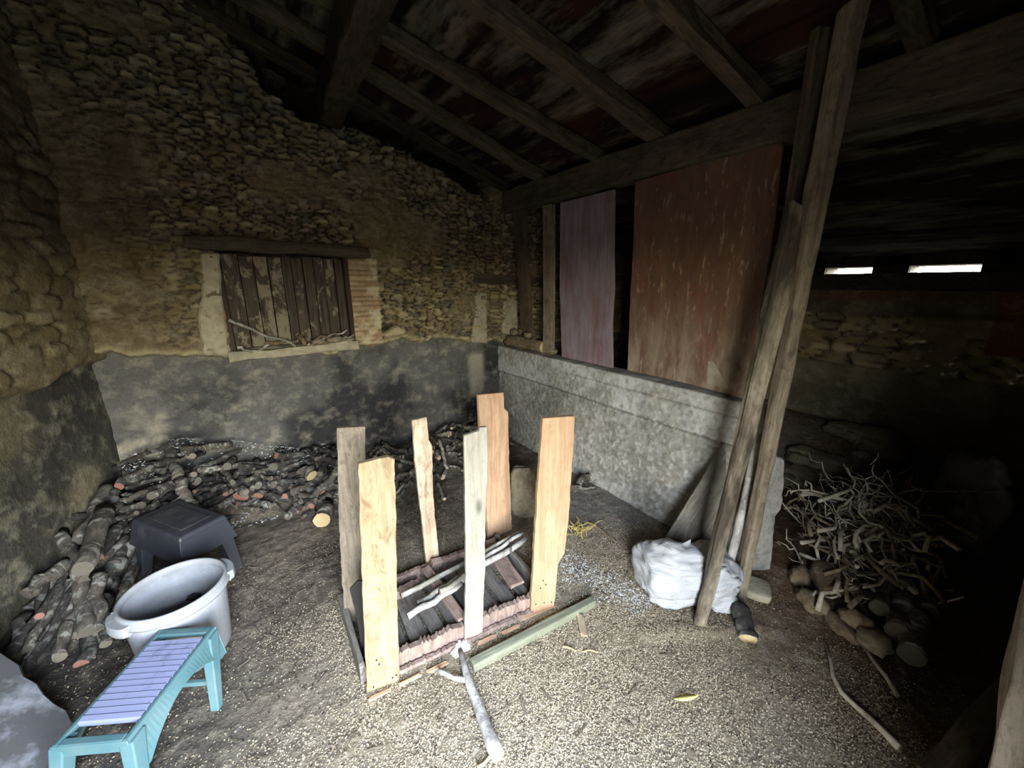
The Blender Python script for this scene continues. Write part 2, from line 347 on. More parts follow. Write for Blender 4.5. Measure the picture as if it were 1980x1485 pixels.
# ------------------------------------------------------------------ floor
def heap_h(x, y):
    prof = np.interp(x, [-1.0, -.7, -.45, -.17, .1, .32, .52, .9, 1.1, 1.57, 1.95, 2.25], [.60, .60, .58, .50, .38, .32, .34, .25, .32, .36, .30, .12])
    yf = np.interp(x, [-1.0, -.5, -.28, .235, .6, 1.0, 1.6, 2.2], [2.9, 3.05, 3.1, 2.93, 2.95, 2.75, 2.85, 3.1])
    a = prof * np.clip((y - yf) / (3.38 - yf), 0, 1) ** .75
    b = np.interp(y, [2.15, 2.4, 2.9, 3.3], [0, .14, .30, .5]) * ss(.42, .10, x - (-.80 - .28 * (YB - y)))
    return np.maximum(a, b)
def bank(x, y):   # earth bank and brush mound in the right bay
    return .38 * ss(3.5, 4.5, x) * ss(-.2, .8, y) + .10 * np.exp(-(((x - 2.9) / .5) ** 2 + ((y - .45) / .35) ** 2)) 
def ground(x, y):
    x = np.asarray(x, float); y = np.asarray(y, float)
    z = .018 * (fbm(x * 2.3, y * 2.3, 1, 4) - .5) + .55 * np.maximum(heap_h(x, y) - .05, 0) + bank(x, y)
    rd = np.abs((y - .72) - (x - 1.63) * -.62)  # worn ridge running from the post towards the door
    z = z + .018 * np.exp(-(rd / .05) ** 2) * ss(1.3, 1.5, x) * ss(2.0, 1.8, x)
    return z
U, S = np.meshgrid(np.arange(-2.4, 4.9, .016), np.arange(-1.2, 3.75, .016), indexing='ij')
n1 = fbm(U * 3, S * 3, 2, 6); n2 = fbm(U * 18, S * 18, 3, 4); n3 = fbm(U * 50, S * 50, 4, 3)
zz = ground(U, S) + .016 * (n2 - .5) + .009 * (n3 - .5)
husk = np.clip(1.2 - np.hypot((U - .9) / 1.15, (S - .85) / 1.35) , 0, 1); husk = ss(.0, .55, husk + .5 * (n1 - .5))
earth = lerp(lin((128, 117, 103)), lin((90, 82, 73)), ss(.35, .65, n1)); earth = lerp(earth, lin((54, 53, 54)), ss(.0, -.7, U + .4 * (n1 - .5)) * .8)
earth = lerp(earth, lin((104, 80, 54)), ss(1.5, 1.9, U + S * .7) * ss(1.4, .9, S) * .8)
smooth_c = ss(.45, .6, n1 + .25 * np.exp(-(((U - 1.95) / .25) ** 2 + ((S - 1.7) / .6) ** 2))); earth = lerp(earth, lin((128, 126, 122)), smooth_c * ss(1.4, 1.8, U) * ss(2.7, 2.3, S) * ss(1.0, 1.3, S) * .8)
col = lerp(earth, lerp(lin((170, 158, 136)), lin((128, 116, 95)), n2), husk * .9) * (.7 + .6 * n3[..., None])
grid('floor', np.stack([U, S, zz], -1), col, m_floor)
boxes('ground_outside', [(-9, 12, -9, YF - DT - .01, -.3, -.12), (XR + .3, 12, YF - DT, 6, -.3, -.12)], m_floor, tone=(26, 24, 18))

# ------------------------------------------------------------------ ceiling (underside of the roof boards) with open eaves slots
U, S = np.meshgrid(np.arange(-2.4, 4.72, .02), np.arange(YF - .35, 3.95, .02), indexing='ij')
bd = np.floor((U + .03 * vn(S * 2, U * 0, 3)) / .16); fx = np.abs(((U + .03 * vn(S * 2, U * 0, 3)) / .16) % 1 - .5) * 2; sm = ss(1., .9, fx)
n1 = fbm(U * 5, S * 1.6, 42, 6); n2 = fbm(U * 10, S * 3, 45, 5); r = h2(bd, np.floor(S / .9 + h2(bd, bd, 1)), 4)
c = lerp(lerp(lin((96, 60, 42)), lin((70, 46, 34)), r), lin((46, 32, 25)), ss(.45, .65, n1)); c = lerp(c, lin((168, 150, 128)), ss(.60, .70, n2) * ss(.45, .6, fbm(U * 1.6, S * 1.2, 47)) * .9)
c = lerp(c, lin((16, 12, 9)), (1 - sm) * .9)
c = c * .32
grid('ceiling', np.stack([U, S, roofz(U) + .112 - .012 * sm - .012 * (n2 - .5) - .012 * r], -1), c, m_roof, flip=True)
# outer roof keeps the sky out except at the two slots
boxes('ceiling_cover', [(-2.7, -2.2, -1.1, 4.3, 4.0, 4.2)], m_roof)

# ------------------------------------------------------------------ concrete low wall (partition)
PY0, PX1 = .85, XP + .17
U, S = np.meshgrid(np.arange(PY0, YB + .06, .0125), np.arange(0, 1.001, .0125), indexing='ij')
n1 = fbm(U * 4, S * 4, 61, 6); n2 = fbm(U * 16, S * 16, 62, 4); f1, f2, a, b = worley(U / .05, S / .035, 63); pit = ss(.22, .1, f1) * (a > .72)
g1 = np.exp(-((S - .72 - .008 * np.sin(U * 3)) / .008) ** 2); g2_ = np.exp(-((S - .90 - .01 * (n1 - .5)) / .006) ** 2) * ss(2.6, 2.2, U)
h = .012 * (n1 - .5) + .010 * (n2 - .5) - .012 * pit - .014 * g1 - .008 * g2_ + .018 * ss(.71, .73, S) + .02 * ss(.08, .0, S)
c = lerp(lin((188, 187, 182)), lin((158, 155, 146)), ss(.4, .6, n1)); c = lerp(c, lin((132, 128, 116)), ss(.75, .68, S) * .6); c = lerp(c, lin((70, 66, 56)), np.clip(g1 + g2_ * .7 + pit * .6, 0, 1) * .8); n4 = fbm(U * 45, S * 45, 66, 4); c = lerp(c, lin((200, 198, 190)), ss(.52, .7, n4 * .7 + n2 * .3) * .6); c = lerp(c, lin((84, 80, 70)), ss(.46, .34, n4 * .7 + n2 * .3) * .4); h = h + .010 * (n4 - .5)
front = np.stack([XP - h, U, S], -1)
# wrap the sheet over the top and down the back
topw = np.linspace(0, 1, 12); extra = np.stack([np.stack([XP - h[:, -1] + (PX1 - XP + h[:, -1]) * t, U[:, -1], 1.0 + .012 * (fbm(U[:, -1] * 9, t * 3 + 0 * U[:, -1], 70) - .5) * math.sin(math.pi * t)], -1) for t in topw[1:]], 1)
back = np.stack([np.stack([np.full(U.shape[0], PX1), U[:, -1], np.full(U.shape[0], zq)], -1) for zq in (.6, 0.)], 1)
P = np.concatenate([front, extra, back], 1); cc = np.concatenate([c] + [c[:, -1:]] * (extra.shape[1] + 2), 1)
grid('wall_partition', P, cc, m_conc, flip=True)
boxes('wall_partition_end', [(XP - .003, PX1 + .003, PY0 - .01, PY0 + .012, 0, 1.0)], m_conc, tone=(120, 116, 100))

# ------------------------------------------------------------------ light
w = bpy.data.worlds.new('world'); SC.world = w; w.use_nodes = True; t = w.node_tree; t.nodes.clear()
out = t.nodes.new('ShaderNodeOutputWorld'); bg = t.nodes.new('ShaderNodeBackground'); bg.inputs[1].default_value = 65.0
tc = t.nodes.new('ShaderNodeTexCoord'); sp = t.nodes.new('ShaderNodeSeparateXYZ'); mr = t.nodes.new('ShaderNodeMapRange'); mr.inputs[1].default_value = -1; mr.inputs[2].default_value = 1
rp = t.nodes.new('ShaderNodeValToRGB'); e = rp.color_ramp.elements
stops = [(.0, (.04, .035, .03, 1)), (.49, (.06, .055, .04, 1)), (.512, (.90, .85, .66, 1)), (.56, (.88, .88, .80, 1)), (.64, (.98, 1.06, 1.16, 1)), (.78, (.86, 1.02, 1.28, 1)), (1., (.36, .52, .88, 1))]
while len(e) < len(stops): e.new(.5)
for x, (p, c) in zip(e, stops): x.position = p; x.color = c
t.links.new(tc.outputs['Generated'], sp.inputs[0]); t.links.new(sp.outputs['Z'], mr.inputs[0]); t.links.new(mr.outputs[0], rp.inputs[0]); t.links.new(rp.outputs[0], bg.inputs[0]); t.links.new(bg.outputs[0], out.inputs[0])
ld = bpy.data.lights.new('doorway_portal', 'AREA'); ld.shape = 'RECTANGLE'; ld.size = DX1 - DX0; ld.size_y = DZ + .1; ld.cycles.is_portal = True
lo = bpy.data.objects.new('doorway_portal', ld); COL.objects.link(lo); lo.matrix_world = frame(Vector(((DX0 + DX1) / 2, YF - DT - .02, DZ / 2 - .05)), (0, -1, 0), (1, 0, 0))
# ================================================================== SECTION 2: things
def gz(x, y): return float(ground(np.array([x]), np.array([y]))[0])
V = Vector
s = NT('grey_concrete', .9); co = s.coord(rnd=False); a = s.noise(co, 16, 7, .7); s.color(s.mix(s.ramp(a, [(.35, W4(0)), (.65, W4(1))]), (160, 158, 150), (116, 113, 105))); s.bump(a, .7, .01); m_cg = s.m
s = NT('lime_plaster', .95); co = s.coord(rnd=False); a = s.noise(co, 14, 7, .65); b = s.noise(co, 60, 4)
s.color(s.mix(s.ramp(a, [(.35, W4(0)), (.7, W4(1))]), (166, 157, 134), (128, 121, 102))); s.bump(b, .5, .004, s.bump(a, .6, .012)); m_lime = s.m
# ---- roof timbers
bY0 = .10
tag(beam('tie_beam', (XP + .07, YF + .0, 2.435), (XP + .07, 3.50, 2.435), .14, .20, m_beam, (1, 0, 0), rough=.010, bev=.012), 'long squared timber beam above the partition carrying the lower ends of the rafters', 'beam')
tag(beam('purlin', (.50, YF, 2.90), (.775, 3.52, 2.90), .17, .22, m_beamd, (1, 0, 0), rough=.014, bev=.02), 'thick dark purlin crossing under the rafters and resting on the back stone wall', 'beam')
raf = [(3.40, 3.44, 'lowest dark rafter lying along the top of the back wall'), (2.88, 2.97, 'second rafter from the back wall, straight and pale brown'),
       (2.21, 2.50, 'third rafter from the back wall, slanting away from the beam'), (1.69, 1.90, 'broad fourth rafter from the back wall, top centre of the photo'),
       (1.115, 1.30, 'fifth rafter from the back wall, ending beside the post tops'), (.53, .62, 'nearest rafter, almost black above the two leaning posts')]
for i, (yl, yu, lb) in enumerate(raf):
    k = (yu - yl) / 1.35; x0, x1 = XP + .12, (-.85, -.95, -1.1, -1.25, -1.4, -1.6)[i]; y1 = yl + k * (XP - x1); y1 = min(y1, 3.46)
    w = (.07, .085, .085, .11, .085, .08)[i]; zc = .043
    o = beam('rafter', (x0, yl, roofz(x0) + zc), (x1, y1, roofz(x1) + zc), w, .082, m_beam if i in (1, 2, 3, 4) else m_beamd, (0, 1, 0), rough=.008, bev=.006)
    tag(o, lb, 'beam', 'rafters under the roof')
for i, y in enumerate((3.1, 2.3, 1.55)):
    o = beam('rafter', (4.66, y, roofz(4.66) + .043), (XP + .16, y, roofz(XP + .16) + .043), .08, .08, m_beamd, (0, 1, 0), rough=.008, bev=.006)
    tag(o, 'dark rafter in the unlit right bay running down to the eaves slots', 'beam', 'rafters of the right bay')
for i, (y, l) in enumerate(((2.25, .5), )):
    pass
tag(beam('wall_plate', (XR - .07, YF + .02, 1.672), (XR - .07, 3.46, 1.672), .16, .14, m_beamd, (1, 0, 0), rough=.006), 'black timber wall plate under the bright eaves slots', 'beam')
# infill between plate and roof except the two slots
fills = [(1.40, 3.46), (.83, 1.06), (YF, .44)]
for a, b in fills:
    lb = {1.40: 'long dark eaves board left of the first bright slot', .83: 'dark eaves board between the two bright slots', YF: 'dark eaves board right of the second bright slot'}[a]
    z1 = 1.905
    o = beam('eaves_board', (XR + .03, a, 1.82), (XR + .03, b, 1.82), .03, .17, m_beamd, (1, 0, 0), rough=.003); tag(o, lb, 'board', 'boards closing the eaves')
boxes('trim_1', [(XR, XR + .35, a, b, 1.70, 2.0) for a, b in ((1.40, 3.9), (.83, 1.06), (-.8, .44))] + [(XR - .0, XR + .35, -.8, 3.9, 1.80, 2.0)], m_beamd)
boxes('trim_2', [(-1.9, 5.0, 3.83, 3.95, 0, 4.0), (-2.0, -1.85, -.9, 3.9, 0, 4.0)], m_stone)

# ---- partition boards and studs standing on the low wall
def wallboard(name, px, x, mat, th, label, cat, thick_in=True, grp=None):
    pts = [atx(u, v, x) for u, v in px]
    return outline(name, pts, V((1, 0, 0)), th, mat, label, cat, group=grp)
def outline(name, pts, nrm, th, mat, label=None, cat=None, zdir=(0, 0, 1), parent=None, group=None, jag=.0018, step=.03, bev=.002):
    """solid board with the given outline; nrm points away from the viewer side"""
    c = sum(pts, V((0, 0, 0))) / len(pts); nrm = V(nrm).normalized(); z = (V(zdir) - nrm * V(zdir).dot(nrm)).normalized(); x = z.cross(nrm) * 1.0
    mw = Matrix((x, nrm, z)).transposed().to_4x4(); mw.translation = c; inv = mw.inverted(); q = [inv @ p for p in pts]; ring = []
    sd = random.random() * 90
    for i in range(len(q)):
        a, b = q[i], q[(i + 1) % len(q)]; n = max(1, int((b - a).length / step))
        for j in range(n):
            p = a.lerp(b, j / n); e = (noise.noise(V((p.x * 22, p.z * 22, sd))) + .5 * noise.noise(V((p.x * 60, p.z * 60, sd)))) * jag * 1.6
            ring.append(V((p.x + e, 0, p.z + e * .6)))
    bm = bmesh.new(); vs = [bm.verts.new(p) for p in ring]; f = bm.faces.new(vs)
    r = bmesh.ops.extrude_face_region(bm, geom=[f]); bmesh.ops.translate(bm, vec=(0, th, 0), verts=[v for v in r['geom'] if isinstance(v, bmesh.types.BMVert)])
    bmesh.ops.recalc_face_normals(bm, faces=bm.faces); me = bpy.data.meshes.new(name); bm.to_mesh(me); bm.free(); me.materials.append(mat)
    o = bpy.data.objects.new(name, me); COL.objects.link(o)
    if parent: o.parent = parent; o.matrix_basis = PM[parent.name].inverted() @ mw
    else: o.matrix_world = mw
    if label: o['label'] = label
    if cat: o['category'] = cat
    if group: o['group'] = group
    return fin(o, bev, 1)

s = NT('red_sheet', .8); co = s.coord((1, 1, .25), rnd=False); co2 = s.coord(rnd=False)
a = s.noise(co, 9, 7, .7, .6); b = s.noise(co2, 4, 6, .65); d = s.noise(co, 30, 6, .7)
g = s.add('ShaderNodeSeparateXYZ'); s.lk(co2, g.inputs[0])
c = s.mix(s.ramp(a, [(.35, W4(0)), (.65, W4(1))]), (92, 66, 52), (116, 88, 68)); c = s.mix(s.ramp(b, [(.54, W4(0)), (.68, W4(.5))]), c, (124, 58, 50)); c = s.mix(s.ramp(d, [(.56, W4(0)), (.68, W4(.8))]), c, (168, 148, 124))
mz = s.add('ShaderNodeMapRange', clamp=True); mz.inputs[1].default_value = -.1; mz.inputs[2].default_value = -.62; mz.inputs[4].default_value = .45; s.lk(g.outputs['Z'], mz.inputs[0]); mm = s.add('ShaderNodeMath', operation='MULTIPLY'); s.lk(mz.outputs[0], mm.inputs[0]); s.lk(s.ramp(a, [(.4, W4(.3)), (.6, W4(1.4))]), mm.inputs[1])
c = s.mix(mm.outputs[0], c, (162, 152, 134)); s.color(c); s.bump(d, .3, .004); m_red = s.m
s = NT('violet_sheet', .6); s.b.inputs['Specular IOR Level'].default_value = .4; co = s.coord((1, 1, .12), rnd=False); a = s.noise(co, 22, 6, .65, .3); b = s.noise(s.coord((1, 1, .5), rnd=False), 6, 6)
c = s.mix(s.ramp(a, [(.35, W4(0)), (.65, W4(1))]), (122, 106, 112), (150, 138, 146)); c = s.mix(s.ramp(b, [(.48, W4(0)), (.64, W4(.6))]), c, (122, 84, 80)); s.color(c); s.bump(a, .3, .003); m_vio = s.m

wallboard('partition_panel', [(1083, 392), (1188, 366), (1186, 480), (1187, 560), (1183, 620), (1184, 712), (1086, 690), (1082, 560)], XP + .05, m_vio, .018, 'narrow weathered violet-grey panel standing on the low concrete wall', 'panel')
rp_ = wallboard('partition_panel', [(1228, 352), (1320, 325), (1514, 272), (1500, 420), (1470, 600), (1450, 775), (1330, 742), (1213, 716), (1217, 600), (1224, 480)], XP + .05, m_red, .022, 'wide reddish-brown panel standing on the low concrete wall', 'panel')
outline('patch', [atx(u, v, XP + .046) for u, v in ((1368, 697), (1380, 700), (1410, 752), (1366, 742))], V((1, 0, 0)), .004, m_lime, 'small grey triangular scrap lying against the foot of the red panel', 'scrap', step=.02)
wallboard('stud', [(990, 408), (1010, 404), (1017, 520), (1024, 640), (1007, 640), (1000, 520)], XP + .02, m_beam, .05, 'leaning timber stud nearest the back wall corner above the low wall', 'post', grp='studs of the partition')
wallboard('stud', [(1049, 398), (1066, 394), (1066, 540), (1065, 684), (1050, 682), (1050, 540)], XP + .06, m_post, .05, 'slim upright stud between the corner stud and the violet panel', 'post', grp='studs of the partition')
# stones and wood on the wall top near the corner
tag(stick('log', (XP + .07, 3.42, 1.065), (XP + .10, 2.86, 1.06), .065, .06, [m_barkbr, m_cutp], .01, knob=.3), 'thick split log lying on the low wall next to the corner stud', 'log')
for x, y, z, sz, lb in ((XP + .06, 3.3, 1.165, .09, 'small grey stone on top of the split log, left one'), (XP + .07, 3.08, 1.155, .075, 'small pale stone on top of the split log, right one'), (XP + .1, 2.74, 1.04, .09, 'round stone on the low wall behind the slim stud')):
    tag(rock('stone', (x, y, z), (sz, sz * 1.2, sz * .8), m_rock, rz=random.random() * 3), lb, 'stone')
# corner niche: timber lintel, two plaster piers on the back wall
tag(beam('lintel', aty(915, 538, YB - .03) , aty(1082, 549, YB - .03), .09, .10, m_lint, (0, 0, 1), rough=.006, ragged=.04), 'short dark timber lintel in the back wall beside the corner', 'lintel')
def pier(px, y, label, d=.10):
    pts = [aty(u, v, y) for u, v in px]; o = outline('pier', pts, V((0, 1, 0)), d, m_lime, label, 'pier', jag=.006, step=.04, bev=.012); return o
pier([(386, 488), (424, 488), (428, 560), (436, 620), (447, 690), (392, 686), (384, 610), (390, 540)], YB - .075, 'pale plastered pier on the left side of the shuttered window')
pier([(920, 566), (943, 566), (943, 664), (912, 662), (918, 620)], YB - .07, 'narrow pale pier left of the corner under the short lintel')
pier([(976, 582), (1002, 580), (1002, 648), (972, 648)], YB - .07, 'stubby pale pier in the corner beside the split log')
# ---- window: lintel, shutter boards, sill
tag(beam('lintel', aty(356, 467, YB - .06), aty(712, 490, YB - .06), .085, .14, m_lint, (0, 0, 1), rough=.012, ragged=.06, bev=.01), 'long cracked timber lintel over the shuttered window', 'lintel')
sh = empty('window_shutter', (.36, YB + .04, 1.17)); sh['label'] = 'old window shutter of dark vertical planks with flaking white paint'; sh['category'] = 'shutter'
edges = [-.075, .055, .145, .235, .325, .39, .47, .545, .62, .70, .785]
s = NT('flaked_planks', .85); co = s.coord((1, 1, .5)); co1 = s.coord((1, 1, .08)); a = s.noise(co, 9, 7, .72, .4); g = s.noise(co1, 60, 5)
at = s.add('ShaderNodeObjectInfo'); mul = s.add('ShaderNodeMath', operation='MULTIPLY_ADD'); mul.inputs[1].default_value = .16; mul.inputs[2].default_value = -.08; s.lk(at.outputs['Random'], mul.inputs[0]); ad = s.add('ShaderNodeMath', operation='ADD'); s.lk(a, ad.inputs[0]); s.lk(mul.outputs[0], ad.inputs[1])
c = s.mix(s.ramp(g, [(.35, W4(0)), (.65, W4(1))]), (78, 68, 56), (48, 42, 35)); c = s.mix(s.ramp(ad.outputs[0], [(.54, W4(0)), (.60, W4(.7))]), c, (138, 128, 108)); s.color(c); s.bump(g, .5, .003, s.bump(a, .5, .004)); m_flake = s.m
for i in range(10):
    a0, a1 = edges[i] + .003, edges[i + 1] - .003; zt = 1.862 - .02 * random.random(); zb = 1.18 + .015 * random.random()
    beam('plank', ((a0 + a1) / 2, YB + .05 + .008 * (i % 3), zb), ((a0 + a1) / 2, YB + .05 + .008 * (i % 3), zt), a1 - a0, .022, m_flake, (1, 0, 0), parent=sh, rough=.0015, bev=.002, seg=8)
beam('frame_post', (.772, YB - .02, 1.15), (.772, YB - .02, 1.87), .035, .07, m_shut, (1, 0, 0), parent=sh, rough=.003)
beam('frame_post', (-.062, YB - .0, 1.15), (-.062, YB - .0, 1.87), .03, .07, m_shut, (1, 0, 0), parent=sh, rough=.003)
tag(beam('window_sill', (-.10, YB - .03, 1.135), (.80, YB - .03, 1.15), .07, .16, m_lime, (0, 0, 1), rough=.02, bev=.015), 'crumbling plaster sill under the shuttered window', 'sill')
SZ = 1.185; sy = YB - .07
for a, b, r, lb in [((-.06, sy, SZ + .22), (.33, sy - .03, SZ), .012, 'long curved dark stick leaning in the left corner of the window sill'),
                    ((.36, sy + .05, SZ + .09), (.40, sy - .06, SZ + .02), .020, 'short stub with a pale cut end on the middle of the window sill'),
                    ((.50, sy, SZ + .02), (.72, sy - .02, SZ + .10), .010, 'thin rising twig on the right half of the window sill'),
                    ((.42, sy - .02, SZ + .01), (.66, sy + .03, SZ + .05), .014, 'pale stick lying in the middle of the window sill'),
                    ((.60, sy - .02, SZ + .02), (.78, sy + .0, SZ + .06), .013, 'short stick next to the brick jamb on the window sill'),
                    ((-.04, sy, SZ + .02), (.16, sy - .02, SZ + .015), .012, 'short dark stick lying on the left end of the window sill'),
                    ((.14, sy + .04, SZ + .03), (.36, sy + .03, SZ + .035), .016, 'stick lying along the foot of the shutter planks on the sill')]:
    tag(stick('stick', a, b, r, r * .75, [m_barkp if r < .014 else m_barkbr, m_cutp], .03), lb, 'stick', 'sticks on the window sill')
for x, sz, lb in ((.50, .08, 'flat stone left of centre on the window sill'), (.63, .10, 'larger grey stone on the right of the window sill'), (.73, .07, 'stone beside the brick jamb on the window sill')):
    tag(rock('stone', (x, sy + .0, SZ + sz * .25), (sz * 1.4, sz, sz * .6), m_rock, rz=.3), lb, 'stone', 'stones on the window sill')
# loose flat stones on the broken wall top
for u, v, w_, h_, lb in ((712, 268, .20, .035, 'pale flat stone balanced on the broken wall top near the purlin'), (655, 262, .14, .07, 'dark block wedged under the purlin foot'), (845, 335, .13, .05, 'flat stone on the sloping wall top, higher one'), (880, 360, .12, .05, 'flat stone on the sloping wall top, middle one'), (915, 385, .11, .045, 'flat stone on the sloping wall top next to the beam')):
    p = aty(u, v, YB - .0); tag(rock('stone', (p.x, p.y + .02, p.z), (w_, .14, h_), m_rock, tilt=(0, .25), flat=.3), lb, 'stone', 'loose stones on the broken wall top')

# ---- posts
tag(beam('timber_post', (1.995, .70, -.02), onp(1650, 8, V((1.995, .70, 0)), FH), .042, .046, m_post, (.85, -.5, 0), taper=1.7, rough=.006, bev=.010), 'tall squared upright timber post reaching the roof in front of the low wall', 'post')
p0_, p1_ = aty(1532, 430, .80), aty(1590, 30, .79); d_ = p1_ - p0_
tag(beam('timber_strut', p0_, p0_ + d_ * ((2.63 - p0_.z) / d_.z), .062, .05, m_beam, (.85, -.5, 0), rough=.006, bev=.008), 'narrow timber strut rising from the top of the stained leaning plank to the roof', 'strut')
a0 = atz(1352, 1212, .0); a1 = aty(1547, 392, .745)
A_ = beam('leaning_plank', a0, a1, .052, .028, m_postA, (.80, -.60, 0), rough=.006, bev=.006, ragged=.03, taper=1.9); tag(A_, 'thick stained plank with sooty patches leaning against the upright posts', 'plank')
tag(stick('pole', atz(1397, 1168, .0) + V((.05, .04, 0)), onp(1487, 785, V((2.10, .86, 0)), FH), .021, .024, [m_birch, m_cutg], .015, n=12), 'thin whitish bark-covered pole standing between the plank and the post', 'pole')
tag(outline('concrete_slab', [onp(u, v, V((2.33, .72, 0)), FH) for u, v in ((1452, 1105), (1490, 1108), (1500, 1000), (1512, 985), (1520, 890), (1495, 880), (1478, 960))], FH, .06, m_cg, None, None, jag=.008, bev=.008), 'broken grey concrete slab standing on edge behind the upright post', 'slab')
tag(outline('leaning_board', [atz(1210, 1085, .02), atz(1226, 1108, .0), atx(1385, 1050, 2.10), atx(1408, 950, 2.16), atx(1404, 855, 2.22), atx(1392, 866, 2.215), atx(1272, 1028, 2.12)], V((.75, .55, -.25)), .02, m_grey, None, None, zdir=(.4, -.3, 1)), 'dusty grey board leaning against the low wall behind the white sack', 'board')
tag(rock('paving_block', atz(1463, 1138, .03), (.16, .13, .05), m_lime, rz=.5, flat=.6, rough=.05), 'small square slab on the ground at the foot of the upright post', 'block')
tag(stick('log', atz(1432, 1180, .05), atz(1447, 1236, .04), .045, .038, [m_barkb, m_cutp], .02, knob=.3), 'stubby dark log with a pale cut end in front of the upright post', 'log')

# ---- white woven sack
s = NT('woven_plastic', .6); s.b.inputs['Specular IOR Level'].default_value = .45; co = s.coord(rnd=False); wv = s.add('ShaderNodeTexWave'); wv.inputs['Scale'].default_value = 160; s.lk(co, wv.inputs[0]); a = s.noise(co, 5, 7, .7)
c = s.mix(s.ramp(a, [(.5, W4(0)), (.75, W4(.7))]), (162, 163, 164), (132, 125, 114)); s.color(c); s.bump(wv.outputs[1], .08, .001, s.bump(s.noise(s.coord((1, 1, 3), rnd=False), 9, 5, .6, .8), .6, .02)); m_sack = s.m
def sack(name, c, size, rz, label):
    nu, nv = 96, 60; vs, fs = [], []
    for j in range(nv + 1):
        t = j / nv; ph = -math.pi / 2 + math.pi * t; cz, sz_ = math.cos(ph), math.sin(ph)
        for i in range(nu):
            th = 2 * math.pi * i / nu; e = .62
            x = math.copysign(abs(math.cos(th)) ** e, math.cos(th)) * abs(cz) ** .5; y = math.copysign(abs(math.sin(th)) ** e, math.sin(th)) * abs(cz) ** .5
            z = math.copysign(abs(sz_) ** .7, sz_); top = max(0, z)
            x *= 1 - .12 * top ** 2; y *= 1 - .30 * top ** 2; sag = 1 + .06 * math.sin(3 * th + 1) * (1 - abs(z))
            p = V((x * size[0] / 2 * sag, y * size[1] / 2 * sag, (z + 1) * size[2] / 2 * (1 + .12 * math.cos(th + 2.6) * top)))
            q = p * 7; fold = noise.noise(q) * .024 + abs(noise.noise(V((q.x * 1.2, q.y * 1.2, q.z * 4.2)))) * -.045 + noise.noise(q * 3) * .007
            d = V((x, y, z * .5)).normalized(); p += d * fold * (1 if z > -.9 else .2); p.z = max(p.z, 0); vs.append(p)
    for j in range(nv):
        for i in range(nu): fs.append((j * nu + i, j * nu + (i + 1) % nu, (j + 1) * nu + (i + 1) % nu, (j + 1) * nu + i))
    mw = Matrix.Translation(c) @ Matrix.Rotation(rz, 4, 'Z'); return tag(mk(name, vs, fs, m_sack, None, mw, True), label, 'sack')
p = V((1.80, .905, 0)); SK = sack('feed_sack', (p.x, p.y, .0), (.56, .34, .30), -.62, 'full white woven plastic sack slumped behind the foot of the leaning plank')
p = atz(1396, 1197, 0); o = sack('empty_sack', (p.x + .05, p.y + .03, 0), (.16, .09, .24), -.62, 'white crumpled sack end between the leaning plank and the upright post')

# ---- upturned crate with six upright boards
cr = empty('upturned_crate', (.70, 1.60, 0)); cr['label'] = 'broken slatted crate on the floor with six tall boards nailed upright round it'; cr['category'] = 'crate'
def nail(board, p, n):
    o = bpy.data.objects.new('nail', NAILM); COL.objects.link(o); o.parent = board; m = frame(p - n * .001, -n, (1, 0, 0)); o.matrix_basis = (PM['upturned_crate'] @ board.matrix_basis).inverted() @ m
v_, f_, i_ = tube_geo([V((0, 0, -.004)), V((0, 0, .002)), V((0, 0, .003))], [.0035, .0035, .0022], 8, 0, 0); NAILM = bpy.data.meshes.new('nail'); NAILM.from_pydata([tuple(x) for x in v_], [], f_)
def upright(px, zb, mat, th, label, nails=()):
    L, R_ = atz(*px[0], zb), atz(*px[1], zb); d = (R_ - L); d.z = 0; d.normalize(); n = V((-d.y, d.x, 0))
    if n.y < 0: n = -n
    pts = [onp(u, v, L, n) for u, v in px[2:]]
    o = outline('upright_board', pts, n, th, mat, label, parent=cr, jag=.0022)
    for u, v in nails: nail(o, onp(u, v, L, n), n)
    return o
upright([(710, 1342), (773, 1315), (692, 897), (752, 884), (763, 888), (766, 1000), (767, 1110), (773, 1317), (741, 1330), (710, 1343), (703, 1190), (697, 1040)], 0, m_boardA, .024, 'yellow pine board, front left, widest of the six', [(728, 1276), (733, 1284), (722, 1328), (759, 1310), (766, 1305)])
upright([(1027, 1188), (1072, 1175), (1050, 809), (1112, 805), (1109, 860), (1101, 990), (1092, 1070), (1079, 1092), (1072, 1175), (1048, 1184), (1026, 1189), (1033, 1060), (1041, 930)], 0, m_boardB, .024, 'orange pine board, front right', [(1050, 1122), (1055, 1130), (1045, 1137), (1052, 1165), (1036, 1168), (1066, 1164)])
upright([(668, 1205), (716, 1188), (651, 828), (706, 825), (709, 1000), (713, 1188), (690, 1200), (668, 1206), (660, 1110), (655, 1000)], .03, m_boardC, .024, 'grey-brown board with bark edges, rear left')
upright([(826, 1106), (851, 1096), (797, 813), (826, 807), (829, 850), (836, 862), (838, 960), (850, 1085), (850, 1098), (826, 1107), (815, 1000), (803, 900)], .0, m_boardD, .022, 'narrow stained board, rear centre')
upright([(898, 1243), (933, 1230), (897, 843), (927, 833), (928, 827), (942, 826), (944, 900), (939, 1000), (938, 1100), (933, 1231), (898, 1244), (901, 1100), (899, 950)], .0, m_boardE, .020, 'pale whitish board with a notched top, front centre')
upright([(945, 1047), (990, 1024), (925, 764), (974, 759), (976, 790), (983, 797), (985, 900), (990, 1024), (968, 1036), (945, 1048), (938, 940), (930, 860)], .0, m_boardF, .022, 'pinkish pine board, rear right, tallest of the six')
